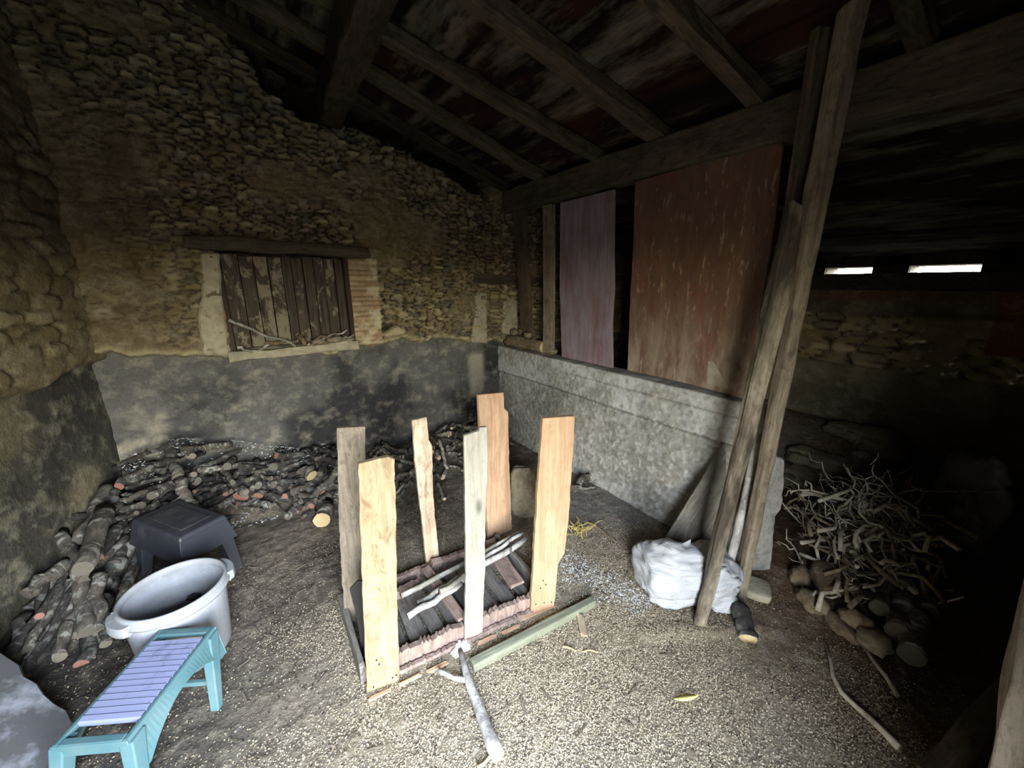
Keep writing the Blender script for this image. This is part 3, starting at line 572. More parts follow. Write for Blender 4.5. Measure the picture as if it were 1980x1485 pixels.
def rail(name, a, b, h, t, mat, lift=0, rag=.012, label=None):
    a, b = V(a), V(b); d = (b - a).normalized(); n = V((-d.y, d.x, 0)); N = int((b - a).length / .009); top = []
    pts = [a + V((0, 0, lift)), b + V((0, 0, lift))]
    for i in range(N + 1):
        f = 1 - i / N; q = noise.noise(V((f * 13, lift * 50, 3))) + 1.5 * abs(noise.noise(V((f * 33, 1, 3)))) + .9 * noise.noise(V((f * 110, 5, 3))) - .3; pts.append(a.lerp(b, f) + V((0, 0, lift + h + q * rag)))
    o = outline(name, pts, n if n.y > 0 else -n, t, mat, label, parent=cr, step=.05, jag=.001, bev=.0015); return o
rail('rail', (.225, 1.395, 0), (1.13, 1.285, 0), .085, .03, m_crate, 0, .020, 'splintered front rail')
rail('rail', (.23, 1.362, 0), (1.10, 1.262, 0), .022, .022, m_crate, 0, .010)
rail('rail', (.26, 1.85, 0), (1.16, 1.80, 0), .075, .028, m_crate, 0, .008)
beam('rail', (.215, 1.40, .06), (.225, 1.85, .06), .11, .026, m_crated, (0, 0, 1), parent=cr, rough=.004)
beam('rail', (1.125, 1.30, .05), (1.155, 1.82, .05), .09, .026, m_crated, (0, 0, 1), parent=cr, rough=.004)
for i, x in enumerate((.29, .385, .475, .565, .655, .755, .85, .945, 1.04)):
    w_ = (.075, .07, .08, .07, .075, .07, .08, .075, .06)[i]
    beam('slat', (x, 1.405 - .012 * i * .9, .032 + .006 * (i % 2)), (x + .01 + .01 * (i % 3), 1.835, .034 + .006 * (i % 2)), w_, .016, m_crated, (1, 0, 0), parent=cr, rough=.004, bev=.002)
beam('cross_brace', (.68, 1.38, .075), (.66, 1.80, .085), .05, .03, m_crate, (1, 0, 0), parent=cr, rough=.004)
beam('cross_brace', (1.02, 1.40, .085), (1.075, 1.80, .09), .085, .022, m_crate, (1, 0, 0), parent=cr, rough=.006)
beam('foot_block', atz(838, 1100, .03), atz(846, 1082, .10), .07, .04, m_crate, (1, 0, 0), parent=cr, rough=.006)
rail('back_board', (.28, 1.70, 0), (.60, 1.72, 0), .05, .03, m_crate, .045, .012)
s = NT('black_rubber', .6); s.color((38, 36, 36)); m_rub = s.m; NAILM.materials.append(m_rub)
o = outline('rubber_flap', [onp(u, v, V((.222, 1.52, 0)), FH) for u, v in ((676, 1140), (690, 1124), (708, 1128), (712, 1290), (700, 1270), (690, 1200))], FH, .014, m_rub, 'dark rubber flap on the left end', parent=cr)
# splinters under the front rail
for (u0, v0, u1, v1) in ((716, 1352, 752, 1334), (772, 1325, 815, 1302), (830, 1298, 866, 1280), (972, 1225, 1003, 1210), (1010, 1196, 1075, 1170), (925, 1245, 958, 1230)):
    o = beam('splinter', atz(u0, v0, .008), atz(u1, v1, .008), .018, .008, m_boardF, (.3, -.9, 0), rough=.002, bev=.001, ragged=.03); tag(o, 'pale splinter of broken board lying along the front edge of the crate', 'splinter', 'splinters along the crate')
# sticks across the crate, tied with wire
bz = .125
for i, (u0, v0, u1, v1, r, z0, z1, lb) in enumerate([(775, 1152, 1016, 1024, .014, .11, .14, 'longest thin stick laid across the back of the upturned crate'), (806, 1168, 905, 1108, .017, .10, .13, 'short lichen-covered stick in the middle of the upturned crate'), (788, 1192, 892, 1128, .017, .11, .12, 'thick pale stick with a broken end across the upturned crate'),
    (880, 1128, 1018, 1040, .019, .12, .15, 'stout stick of the wired bundle reaching the right side of the crate'), (905, 1098, 1012, 1030, .014, .13, .15, 'upper stick of the wired bundle at the rear of the crate'), (850, 1145, 925, 1092, .013, .15, .16, 'dark crooked stick on top of the other sticks in the crate')]):
    tag(stick('stick', atz(u0, v0, z0), atz(u1, v1, z1), r, r * .8, [m_birch if i in (2, 3, 4) else m_barkp, m_cutg], .012, knob=.25), lb, 'stick', 'sticks lying across the crate')
wp_ = atz(985, 1060, .155); pts = [wp_ + V((.035 * math.cos(t_) * .5 + t_ * .0015, .035 * math.cos(t_) * .8, .028 * math.sin(t_))) for t_ in np.linspace(0, 14, 60)]
v_, f_, i_ = tube_geo(pts, [.0018] * 60, 6, 0, 0); tag(mk('wire_tie', v_, f_, m_rub, smooth=True, mi=i_), 'thin twisted wire tying the stick bundle at the rear of the crate', 'wire')

# ---- green-grey post, forked branch and ash in front
tag(beam('fence_post', atz(912, 1287, .022), atz(1147, 1163, .022), .045, .042, m_green, (.4, -.9, 0), rough=.003, bev=.006), 'greenish grey squared post lying on the floor in front of the crate', 'post')
tag(stick('forked_branch', atz(890, 1258, .045), atz(965, 1462, .03), .013, .024, [m_barkp, m_cutg], .03, forks=[], n=12, knob=.35), None)
fb = bpy.context.scene.objects[-1] if False else None
o = [x for x in COL.objects if x.name.startswith('forked_branch')][-1]; bpy.data.objects.remove(o)
pts = [atz(u, v, .028) for u, v in ((890, 1258), (896, 1280), (903, 1308), (912, 1330), (921, 1355), (932, 1385), (941, 1412), (952, 1438), (964, 1464))]; rad = [.012, .013, .019, .019, .021, .023, .024, .026, .025]
q = [atz(u, v, .028) for u, v in ((905, 1314), (895, 1314), (878, 1311), (862, 1303), (848, 1295))]
v_, f_, i_ = merge([tube_geo(pts, rad, 12, .3, 1, 3), tube_geo(q, [.013, .011, .010, .009, .011], 10, .25, 1, 9)]); c0 = pts[4].copy()
tag(mk('forked_branch', [p - c0 for p in v_], f_, [m_birch, m_cutp], None, Matrix.Translation(c0), True, i_), 'pale forked branch lying in front of the crate pointing at the viewer', 'branch')
s = NT('white_ash', .95); s.color((226, 226, 222)); s.bump(s.noise(s.coord(rnd=False), 60, 4), .8, .01); m_ash = s.m
def patch(name, c, rx, ry, h, mat, label, cat, rz=0, n=40, lob=.45):
    vs, fs = [], []; K = 9; sd = random.random() * 60
    for j in range(K + 1):
        for i in range(n):
            th = 2 * math.pi * i / n; r = (j / K) * (1 + lob * noise.noise(V((math.cos(th) * 2.2, math.sin(th) * 2.2, sd)))); vs.append((r * rx * math.cos(th), r * ry * math.sin(th), h * (1 - (j / K) ** 2) * (1 + .5 * noise.noise(V((r * 4 * math.cos(th), r * 4 * math.sin(th), sd)))) - .004 * (j == K)))
    for j in range(K):
        for i in range(n): fs.append((j * n + i, (j + 1) * n + i, (j + 1) * n + (i + 1) % n, j * n + (i + 1) % n))
    return tag(mk(name, vs, fs, mat, None, Matrix.Translation(c) @ Matrix.Rotation(rz, 4, 'Z'), True), label, cat)
p = atz(890, 1253, 0); patch('ash_pile', (p.x, p.y, gz(p.x, p.y) + .004), .055, .04, .022, m_ash, 'small splash of white ash at the foot of the pale front board', 'ash')
# ---- plastic tub
s = NT('grey_plastic', .55); s.b.inputs['Specular IOR Level'].default_value = .4; co = s.coord(rnd=False); a = s.noise(co, 9, 7, .7); b = s.noise(co, 30, 6, .7)
c = s.mix(s.ramp(a, [(.4, W4(0)), (.7, W4(.6))]), (146, 149, 154), (112, 112, 110)); c = s.mix(s.ramp(b, [(.6, W4(0)), (.7, W4(.5))]), c, (184, 186, 188)); s.color(c); s.bump(b, .1, .002); m_tub = s.m
tub = empty('plastic_tub', (-.405, 2.02, gz(-.405, 2.02) * 0)); tub['label'] = 'round pale grey plastic tub with a thick rim standing behind the green bench'; tub['category'] = 'tub'
def lathe(name, prof, mat, parent, n=72, wob=0.0):
    prof = [(r * .94, z) for r, z in prof]
    vs, fs = [], []
    for j, (r, z) in enumerate(prof):
        for i in range(n):
            th = 2 * math.pi * i / n; k = 1 + wob * math.sin(2 * th + 1); vs.append((r * k * math.cos(th), r * k * math.sin(th), z))
    for j in range(len(prof) - 1):
        for i in range(n): fs.append((j * n + i, j * n + (i + 1) % n, (j + 1) * n + (i + 1) % n, (j + 1) * n + i))
    return mk(name, vs, fs, mat, parent, PM[parent.name].copy(), True)
lathe('body', [(0, 0), (.15, 0), (.162, .006), (.168, .02), (.186, .26), (.190, .335), (.184, .335), (.178, .25), (.160, .03), (.15, .012), (0, .012)], m_tub, tub, wob=.01)
lathe('rim', [(.184, .318), (.206, .316), (.209, .325), (.206, .334), (.199, .336), (.201, .345), (.199, .358), (.192, .362), (.185, .358), (.183, .335), (.184, .318)], m_tub, tub, wob=.01)
for sgn in (-1, 1):
    vs, fs = [], []; n = 14
    for i in range(n + 1):
        th = math.pi * (.5 - sgn * .5) + .33 + (i / n - .5) * .75 + (0 if sgn > 0 else .15); k = math.sin(math.pi * i / n) ** .35
        for (r, z) in ((.188, .305), (.196 + .022 * k, .300), (.198 + .024 * k, .312), (.197 + .022 * k, .345), (.188, .345)): vs.append((r * math.cos(th), r * math.sin(th), z))
    for i in range(n):
        for j in range(5): fs.append((i * 5 + j, i * 5 + (j + 1) % 5, (i + 1) * 5 + (j + 1) % 5, (i + 1) * 5 + j))
    fs.append((0, 1, 2, 3, 4)); fs.append(tuple(range(n * 5 + 4, n * 5 - 1, -1)))
    fin(mk('handle', vs, fs, m_tub, tub, PM[tub.name].copy(), False), .002)
pts = [V((-.405, 2.02, 0)) + V((.165 * math.cos(t_), .165 * math.sin(t_), .10 + .03 * math.sin(t_ * 2))) for t_ in np.linspace(3.6, 5.2, 12)]
v_, f_, i_ = tube_geo(pts, [.0025] * 12, 6, .2, 0); tag(mk('stalk', v_, f_, m_rub, smooth=True, mi=i_), 'thin dark stalk lying inside the plastic tub', 'stalk')
tag(rock('dead_leaf', (-.37, 2.13, .20), (.05, .03, .03), m_rub, sub=2, rough=.9), 'dark curled leaf stuck to the inner side of the plastic tub', 'leaf')

# ---- teal plastic bench
s = NT('teal_plastic', .45); s.b.inputs['Specular IOR Level'].default_value = .45; co = s.coord(rnd=False); a = s.noise(co, 7, 6, .65); s.color(s.mix(s.ramp(a, [(.4, W4(0)), (.65, W4(.8))]), (72, 106, 112), (94, 116, 118))); m_teal = s.m
s = NT('lilac_plastic', .5); s.b.inputs['Specular IOR Level'].default_value = .4; co = s.coord(rnd=False); a = s.noise(co, 8, 6, .65); s.color(s.mix(s.ramp(a, [(.56, W4(0)), (.68, W4(.7))]), (128, 134, 164), (74, 78, 104))); m_lil = s.m
ZT = .30; FL, FR_, NL, NR = atz(320, 1212, ZT), atz(403, 1219, ZT), atz(97, 1437, ZT), atz(247, 1440, ZT)
cen = (FL + FR_ + NL + NR) / 4; ax = ((FL + FR_) - (NL + NR)).normalized(); ang = math.atan2(ax.y, ax.x); LB = ((FL + FR_) / 2 - (NL + NR) / 2).length; WB = .215
bn = empty('plastic_bench', (cen.x, cen.y, 0), ang); bn['label'] = 'low teal plastic bench with a ribbed lilac top in the left foreground'; bn['category'] = 'bench'
mwb = PM[bn.name]; hl = LB / 2; hw = WB / 2
def loc(name, vs, fs, mat, bev=.004): return fin(mk(name, vs, fs, mat, bn, mwb.copy()), bev)
def bxs(lst):
    vs, fs = [], []
    for corners in lst:
        b = len(vs); vs += corners; fs += [tuple(b + i for i in f) for f in ((0, 3, 2, 1), (4, 5, 6, 7), (0, 1, 5, 4), (1, 2, 6, 5), (2, 3, 7, 6), (3, 0, 4, 7))]
    return vs, fs
def bx(x0, x1, y0, y1, z0, z1): return [(x0, y0, z0), (x1, y0, z0), (x1, y1, z0), (x0, y1, z0), (x0, y0, z1), (x1, y0, z1), (x1, y1, z1), (x0, y1, z1)]
# top frame with end openings
vs, fs = bxs([bx(-hl, hl, -hw, -hw + .016, ZT - .02, ZT), bx(-hl, hl, hw - .016, hw, ZT - .02, ZT), bx(-hl, -hl + .025, -hw + .016, hw - .016, ZT - .02, ZT), bx(hl - .025, hl, -hw + .016, hw - .016, ZT - .02, ZT)]); loc('top_frame', vs, fs, m_teal)
# ribbed lilac top
N = 13; x0, x1 = -hl + .065, hl - .05; vs, fs = [], []
prof = []
for i in range(N):
    a, b = x0 + (x1 - x0) * i / N, x0 + (x1 - x0) * (i + 1) / N; prof += [(a, ZT - .0025), (a + .004, ZT + .0005), (b - .002, ZT + .0025), (b, ZT - .0025)]
for x, z in prof: vs += [(x, -hw + .014, z), (x, hw - .014, z)]
for i in range(len(prof) - 1): fs.append((2 * i, 2 * i + 1, 2 * i + 3, 2 * i + 2))
b0 = len(vs); vs += [(x0, -hw + .014, ZT - .016), (x0, hw - .014, ZT - .016), (x1, -hw + .014, ZT - .016), (x1, hw - .014, ZT - .016)]
fs += [(b0, b0 + 2, b0 + 3, b0 + 1), (0, b0, b0 + 1, 1), (len(prof) * 2 - 2, len(prof) * 2 - 1, b0 + 3, b0 + 2)]
loc('ribbed_top', vs, fs, m_lil, 0)
# arched side skirts
for sg in (-1, 1):
    vs, fs = [], []; n = 28
    for i in range(n + 1):
        t_ = i / n; x = -hl + (2 * hl) * t_; arch = math.sin(math.pi * min(1, max(0, (t_ - .08) / .84))) if .08 < t_ < .92 else 0
        dep = .135 - .095 * arch ** .8; y = sg * (hw + .0); yo = sg * (hw + .02)
        vs += [(x, y, ZT - .002), (x, yo, ZT - dep), (x, yo - sg * .008, ZT - dep), (x, y - sg * .010, ZT - .004)]
    for i in range(n):
        for j in range(4): fs.append((i * 4 + j, i * 4 + (j + 1) % 4, (i + 1) * 4 + (j + 1) % 4, (i + 1) * 4 + j))
    fs += [(0, 1, 2, 3), (n * 4 + 3, n * 4 + 2, n * 4 + 1, n * 4)]
    loc('side_skirt', vs, fs, m_teal, .002)
for xe, sh_ in ((hl, -.085), (-hl, -.05)):
    for sg in (-1, 1):
        y0, y1 = (sg * (hw + .012), sg * (hw - .030)); wl = .05 * (1 if xe < 0 else -1)
        top = [(xe, y0), (xe + wl, y0), (xe + wl, y1), (xe, y1)]; bot = [(xe + sh_, y0 + sg * .02), (xe + sh_ + wl * .6, y0 + sg * .02), (xe + sh_ + wl * .6, y1 + sg * .03), (xe + sh_, y1 + sg * .03)]
        vs = [(x, y, 0.002) for x, y in bot] + [(x, y, ZT - .012) for x, y in top]
        f = [(0, 3, 2, 1), (4, 5, 6, 7), (0, 1, 5, 4), (1, 2, 6, 5), (2, 3, 7, 6), (3, 0, 4, 7)]
        if (sg * wl) > 0: f = [tuple(reversed(q_)) for q_ in f]
        loc('leg', vs, f, m_teal, .004)
    vs, fs = bxs([[(xe, -hw, ZT - .045), (xe + .008, -hw, ZT - .045), (xe + .008, hw, ZT - .045), (xe, hw, ZT - .045), (xe - .002, -hw, ZT - .002), (xe + .006, -hw, ZT - .002), (xe + .006, hw, ZT - .002), (xe - .002, hw, ZT - .002)]]); loc('end_apron', vs, fs, m_teal, .002)
vs, fs = bxs([bx(hl - .06, hl - .045, -hw, hw, .07, .09)]); loc('stretcher', vs, fs, m_teal, .002)

# ---- dark low stool
s = NT('black_plastic', .5); s.b.inputs['Specular IOR Level'].default_value = .35; co = s.coord(rnd=False); a = s.noise(co, 6, 6, .7); s.color(s.mix(s.ramp(a, [(.5, W4(0)), (.7, W4(.6))]), (52, 54, 60), (92, 92, 94))); m_blk = s.m
ZS = .36; L_, N_, R2, B_ = atz(252, 1005, ZS), atz(345, 1042, ZS), atz(430, 1008, ZS), atz(335, 980, ZS)
ex = (N_ - L_); ex.z = 0; lx = ex.length; ex.normalize(); ey = V((-ex.y, ex.x, 0)); ly = .24
c0 = L_ + ex * lx / 2 + ey * ly / 2; st = empty('footstool', (c0.x, c0.y, 0), math.atan2(ex.y, ex.x)); st['label'] = 'low dark stool with a dusty worn top standing behind the plastic tub'; st['category'] = 'stool'; ms = PM[st.name]
def frus(name, x, y, z0, z1, sx0, sy0, sx1, sy1, dx=0, dy=0, mat=m_blk, bev=.004):
    vs = [(x + dx + a * sx0, y + dy + b * sy0, z0) for a, b in ((-.5, -.5), (.5, -.5), (.5, .5), (-.5, .5))] + [(x + a * sx1, y + b * sy1, z1) for a, b in ((-.5, -.5), (.5, -.5), (.5, .5), (-.5, .5))]
    return fin(mk(name, vs, [(0, 3, 2, 1), (4, 5, 6, 7), (0, 1, 5, 4), (1, 2, 6, 5), (2, 3, 7, 6), (3, 0, 4, 7)], mat, st, ms.copy()), bev)
frus('seat', 0, 0, ZS - .03, ZS, lx + .01, ly + .01, lx - .01, ly - .01, bev=.01)
frus('seat_pad', 0, 0, ZS, ZS + .004, lx * .72, ly * .62, lx * .7, ly * .6, bev=.002)
frus('apron', 0, 0, ZS - .15, ZS - .028, lx + .05, ly + .05, lx, ly)
for a in (-1, 1):
    for b in (-1, 1): frus('leg', a * (lx / 2 - .03), b * (ly / 2 - .03), -.01, ZS - .10, .045, .045, .075, .07, a * .03, b * .03)

# ---- stone slab leaning in the left foreground
pa, pb = atz(152, 1388, .03), atz(85, 1500, .03); npl = (pb - pa).cross(V((-1, 0, .75))); pts = [pa, pb] + [onp(u, v, pa, npl) for u, v in ((-60, 1600), (-260, 1420), (-150, 1180), (0, 1252))]
s = NT('scuffed_stone', .7); co = s.coord(rnd=False); a = s.noise(co, 5, 7, .65); s.color(s.mix(s.ramp(a, [(.52, W4(0)), (.66, W4(.8))]), (78, 78, 80), (140, 143, 152))); s.bump(a, .4, .01); m_slab = s.m
nn = npl.normalized(); nn = nn if nn.z < 0 else -nn
c0 = sum(pts, V((0, 0, 0))) / len(pts); pts = [p - nn * (p - c0).dot(nn) for p in pts]
tag(outline('stone_slab', pts, nn, .06, m_slab, None, None, zdir=(-.4, 0, 1), jag=.01, step=.05, bev=.012), 'broad grey stone slab leaning on the left wall in the bottom left corner', 'slab')
# ---- standing flat stone behind the crate
tag(rock('stone', (1.50, 1.99, .185), (.20, .09, .40), m_rock, rz=-.75, flat=.35, rough=.2, sub=4), 'upright flat brown stone standing behind the right end of the crate', 'stone')

# ---- firewood
def log_mesh(name, k, mats, bend=.05, knob=.12, sides=12, stub=False):
    rs = random.getstate(); random.seed(k)
    pts = [V((bend * noise.noise(V((i * .5, k, 0))) * (1), bend * noise.noise(V((i * .5, k, 9))), -.5 + i / 8)) for i in range(9)]
    R0 = .045; rad = [R0 * (1.08 - .16 * i / 8 + .08 * noise.noise(V((i, k, 4)))) for i in range(9)]; parts = [tube_geo(pts, rad, sides, knob, 1, k)]
    if stub:
        i = 3 + k % 3; d = V((math.cos(k), math.sin(k), .8)); parts.append(tube_geo([pts[i], pts[i] + d * .06, pts[i] + d * .11], [R0 * .55, R0 * .45, R0 * .4], 8, .1, 1, k))
    v, f, m = merge(parts); me = bpy.data.meshes.new(name); me.from_pydata([tuple(x) for x in v], [], f)
    for x in mats: me.materials.append(x)
    me.polygons.foreach_set('use_smooth', [len(g) == 4 for g in f]); me.polygons.foreach_set('material_index', m); me.update(); random.setstate(rs); return me
LM = [log_mesh('log', k, mt, stub=(k % 4 == 0)) for k, mt in enumerate([[m_barkb, m_cutg], [m_bark, m_cuth], [m_bark, m_cutg], [m_barkb, m_cutr], [m_bark, m_cutg], [m_barkb, m_cuth], [m_bark, m_cutg], [m_barkb, m_cutg]])]
m_cutw = m_cutp
LX = log_mesh('log', 61, [m_bark, m_cutp])
LP_ = [log_mesh('stick', 20 + k, mt, bend=.14, stub=(k % 3 == 0), sides=8) for k, mt in enumerate([[m_bark, m_cutg], [m_barkp, m_cutp], [m_bark, m_cutp], [m_barkb, m_cutg]])]
def put(me, name, c, d, L, r, label, cat, group, roll=0):
    o = bpy.data.objects.new(name, me); COL.objects.link(o); d = V(d).normalized(); m = frame(V(c), d, (.3, .7, .2) if abs(d.z) > .8 else (0, 0, 1))
    o.matrix_world = m @ Matrix.Rotation(roll, 4, 'Z') @ Matrix.Diagonal((r / .045, r / .045, L, 1)); return tag(o, label, cat, group)
rs = random.Random(5)
def hh(x, y): return float(heap_h(np.array([x]), np.array([y]))[0])
# heap along the back wall, left of the upright boards
n = 0
while n < 150:
    x = rs.uniform(-.93, .62); y = rs.uniform(2.92, 3.36); H_ = hh(x, y)
    if x < XW(y) + .14: continue
    if H_ < .06: continue
    L = rs.uniform(.18, .46); r = rs.uniform(.012, .027); z = max(r, H_ * rs.uniform(.72, 1.04))
    th = rs.gauss(0, .75) if rs.random() < .55 else rs.uniform(0, math.pi); d = V((math.cos(th), math.sin(th), rs.gauss(0, .18)))
    if y + abs(d.y) * L / 2 > 3.42: y = 3.42 - abs(d.y) * L / 2
    corner = x < -.45
    put(rs.choice(LM), 'log', (x, y, z), d, L, r, 'grey firewood log in the corner heap behind the stool' if corner else 'grey firewood piece in the heap against the back wall left of the boards', 'log', 'firewood in the corner heap' if corner else 'firewood heap along the back wall', rs.uniform(0, 6)); n += 1
# left wall stack running to the viewer
n = 0
while n < 46:
    y = rs.uniform(2.35, 3.15); x = XW(y) + rs.uniform(.07, .34); H_ = hh(x, y)
    if H_ < .04 and rs.random() < .7: continue
    L = rs.uniform(.3, .55); r = rs.uniform(.016, .034); z = max(r, H_ * rs.uniform(.5, 1.08)); d = V((rs.gauss(-.18, .16), -1, -.28 + rs.gauss(0, .10)))
    put(rs.choice(LM), 'log', (x, y, z), d, L, r, 'dark log of the stack along the foot of the left wall', 'log', 'logs along the left wall', rs.uniform(0, 6)); n += 1
# thin sticks behind the boards
n = 0
while n < 80:
    x = rs.uniform(.72, 2.15); y = rs.uniform(2.8, 3.36); H_ = hh(x, y)
    if H_ < .05: continue
    L = rs.uniform(.12, .32); r = rs.uniform(.009, .022); z = max(r, H_ * rs.uniform(.7, 1.06)); th = rs.uniform(.3, 2.6); d = V((math.cos(th), math.sin(th), rs.gauss(0, .3)))
    if y + abs(d.y) * L / 2 > 3.42: y = 3.42 - abs(d.y) * L / 2
    put(rs.choice(LP_), 'stick', (x, y, z), d, L, r, 'short grey stick in the kindling heap behind the upright boards', 'stick', 'kindling heap behind the boards', rs.uniform(0, 6)); n += 1
def seg(name, me, u0, v0, z0, u1, v1, z1, r, label, cat='log', group=None):
    a, b = atz(u0, v0, z0), atz(u1, v1, z1); return put(me, name, (a + b) / 2, b - a, (b - a).length, r, label, cat, group)
seg('log', LM[2], 203, 985, .40, 160, 1100, .34, .042, 'thick smooth grey log rising along the left wall', 'log')
seg('log', LM[4], 118, 1030, .33, 165, 1120, .22, .030, 'crooked grey log forking across the left wall stack')
seg('log', LM[2], 150, 1075, .24, 168, 1222, .10, .034, 'long pale grey log pointing at the viewer in the left wall stack')
seg('log', LM[6], 135, 1085, .26, 48, 1150, .22, .032, 'log with a pale round end beside the left wall')
seg('log', LM[1], 120, 1110, .18, 56, 1188, .12, .028, 'lichened log ending on the floor beside the left wall')
seg('log', LM[7], 132, 1110, .18, 92, 1190, .10, .026, 'dark log second from the left wall in the stack')
seg('log', LM[4], 140, 1120, .16, 128, 1190, .08, .032, 'stout log under the long pale log of the left stack')
seg('log', LM[1], 186, 1110, .22, 193, 1222, .06, .028, 'log with an oval cut end right of the long pale log')
seg('log', LM[5], 200, 1150, .12, 204, 1246, .03, .024, 'lowest log with a cut end near the plastic tub')
seg('log', LM[2], 322, 850, .52, 345, 925, .46, .035, 'upright knotty log leaning on the back wall above the stool')
seg('log', LM[4], 345, 925, .46, 372, 985, .28, .032, 'dark crooked log leaning over the heap behind the stool')
seg('log', LM[3], 466, 960, .20, 480, 925, .26, .046, 'log showing a round reddish cut end near the front of the heap')
seg('log', LM[3], 500, 958, .20, 512, 930, .25, .028, 'smaller log with a reddish cut end beside the larger one')
seg('log', LM[2], 588, 985, .04, 668, 890, .40, .026, 'long straight pale branch leaning from the floor onto the heap')
seg('log', LX, 622, 1006, .05, 632, 972, .05, .052, 'short thick log with a pale round cut end lying on the floor')
seg('log', LX, 603, 920, .24, 585, 905, .28, .04, 'log with a pale cut end low in the heap left of the boards')
seg('log', LM[7], 902, 808, .38, 962, 803, .38, .045, 'dark thick log lying on top of the kindling heap beside the corner')
seg('stick', LP_[1], 848, 850, .30, 865, 905, .12, .014, 'straight pale stick at the front of the kindling heap', 'stick')
seg('stick', LP_[0], 1108, 945, .05, 1146, 918, .05, .03, 'dark stub lying by the low wall right of the boards', 'stick')
seg('stick', LP_[1], 1115, 950, .03, 1150, 940, .03, .01, 'thin twig lying by the low wall right of the boards', 'stick')
seg('stick', LP_[1], 845, 935, .03, 860, 965, .03, .014, 'short stick on the floor between the rear boards', 'stick')
# ---- white lichen and ash flakes over the heap
def scatter(name, n, region, size, mat, label, cat, zoff=.004, seed=3, flat=.3, aspect=(.4, 1.), dens=None, parent=None):
    r = np.random.default_rng(seed); X, Y = [], []
    while len(X) < n:
        x, y = region(r); k = dens(x, y) if dens else 1
        if r.random() < k: X.append(x); Y.append(y)
    X, Y = np.array(X), np.array(Y); Z0 = ground(X, Y) + zoff + .48 * heap_h(X, Y); s_ = r.uniform(*size, n) ; th = r.uniform(0, 6.28, n); a_ = r.uniform(*aspect, n)
    base = np.array([(1, 0, 0), (0, 1, 0), (-1, 0, 0), (0, -1, 0), (0, 0, 1)], float); vv = np.repeat(base[None], n, 0) * (1 + .5 * (r.random((n, 5, 1)) - .5))
    vv[..., 1] *= a_[:, None]; vv[..., 2] *= flat; vv *= s_[:, None, None]; t1 = r.normal(0, .25, n)[:, None]
    vv[..., 2] += vv[..., 0] * t1; c_, q_ = np.cos(th)[:, None], np.sin(th)[:, None]; x_ = vv[..., 0] * c_ - vv[..., 1] * q_; y_ = vv[..., 0] * q_ + vv[..., 1] * c_
    P_ = np.stack([x_ + X[:, None], y_ + Y[:, None], vv[..., 2] + Z0[:, None]], -1).reshape(-1, 3)
    fb_ = np.array([(0, 1, 4), (1, 2, 4), (2, 3, 4), (3, 0, 4)]); Fc = (fb_[None] + 5 * np.arange(n)[:, None, None]).reshape(-1, 3)
    me = bpy.data.meshes.new(name); me.vertices.add(len(P_)); me.vertices.foreach_set('co', P_.reshape(-1).astype('f4')); me.loops.add(Fc.size); me.loops.foreach_set('vertex_index', Fc.reshape(-1).astype('i4'))
    me.polygons.add(len(Fc)); me.polygons.foreach_set('loop_start', np.arange(0, Fc.size, 3, dtype='i4')); me.update(calc_edges=True); me.materials.append(mat)
    ca = me.color_attributes.new('tone', 'FLOAT_COLOR', 'POINT'); g_ = np.repeat(r.random(n), 5)[:, None]; cc_ = np.ones((n * 5, 4), 'f4'); return me, cc_, g_, ca
def litter(name, cols, *a, **k):
    me, cc_, g_, ca = scatter(name, *a, **k); c0_, c1_ = lin(cols[0]), lin(cols[1]); cc_[:, :3] = c0_ * (1 - g_) + c1_ * g_; ca.data.foreach_set('color', cc_.reshape(-1)); o = bpy.data.objects.new(name, me); COL.objects.link(o); return tag(o, a[4], a[5], kind='stuff')
s = NT('litter', .8); at = s.add('ShaderNodeAttribute', attribute_name='tone'); s.color(at.outputs['Color']); m_lit = s.m
def dn(x, y):
    k = 1.15 - math.hypot((x - .9) / 1.2, (y - .85) / 1.4); k += .6 * (noise.noise(V((x * 3, y * 3, 0)))) ; return max(.06, min(1, k))
reg = lambda r: (r.uniform(-.9, 2.3), r.uniform(-.1, 2.6))
litter('husk_litter', ((200, 186, 158), (136, 122, 98)), 120000, reg, (.0018, .0045), m_lit, 'pale grain husks and wood crumbs strewn over the trodden floor', 'litter', flat=.35, dens=dn, seed=4)
litter('soil_crumbs', ((98, 86, 72), (60, 52, 44)), 9000, lambda r: (r.uniform(-.72, 2.2), r.uniform(0, 2.85)), (.002, .007), m_lit, 'dark crumbs of soil and bark on the floor', 'litter', flat=.6, seed=6)
litter('ash_flakes', ((214, 216, 214), (150, 152, 150)), 1300, lambda r: (r.uniform(-.75, .6), r.uniform(2.95, 3.42)), (.003, .011), m_lit, 'white ash and lichen flakes over the firewood heap', 'litter', flat=.5, seed=8, zoff=.035, dens=lambda x, y: 1 if noise.noise(V((x * 5, y * 7, 3))) > .12 else .05)
litter('lime_crumbs', ((206, 206, 202), (160, 158, 150)), 1500, lambda r: (r.uniform(1.2, 1.85), r.uniform(.95, 1.75)), (.003, .008), m_lit, 'white crumbs on the floor between the crate and the sack', 'litter', flat=.5, seed=9, dens=lambda x, y: math.exp(-((x - 1.45 - (y - 1.3) * -.3) / .10) ** 2))
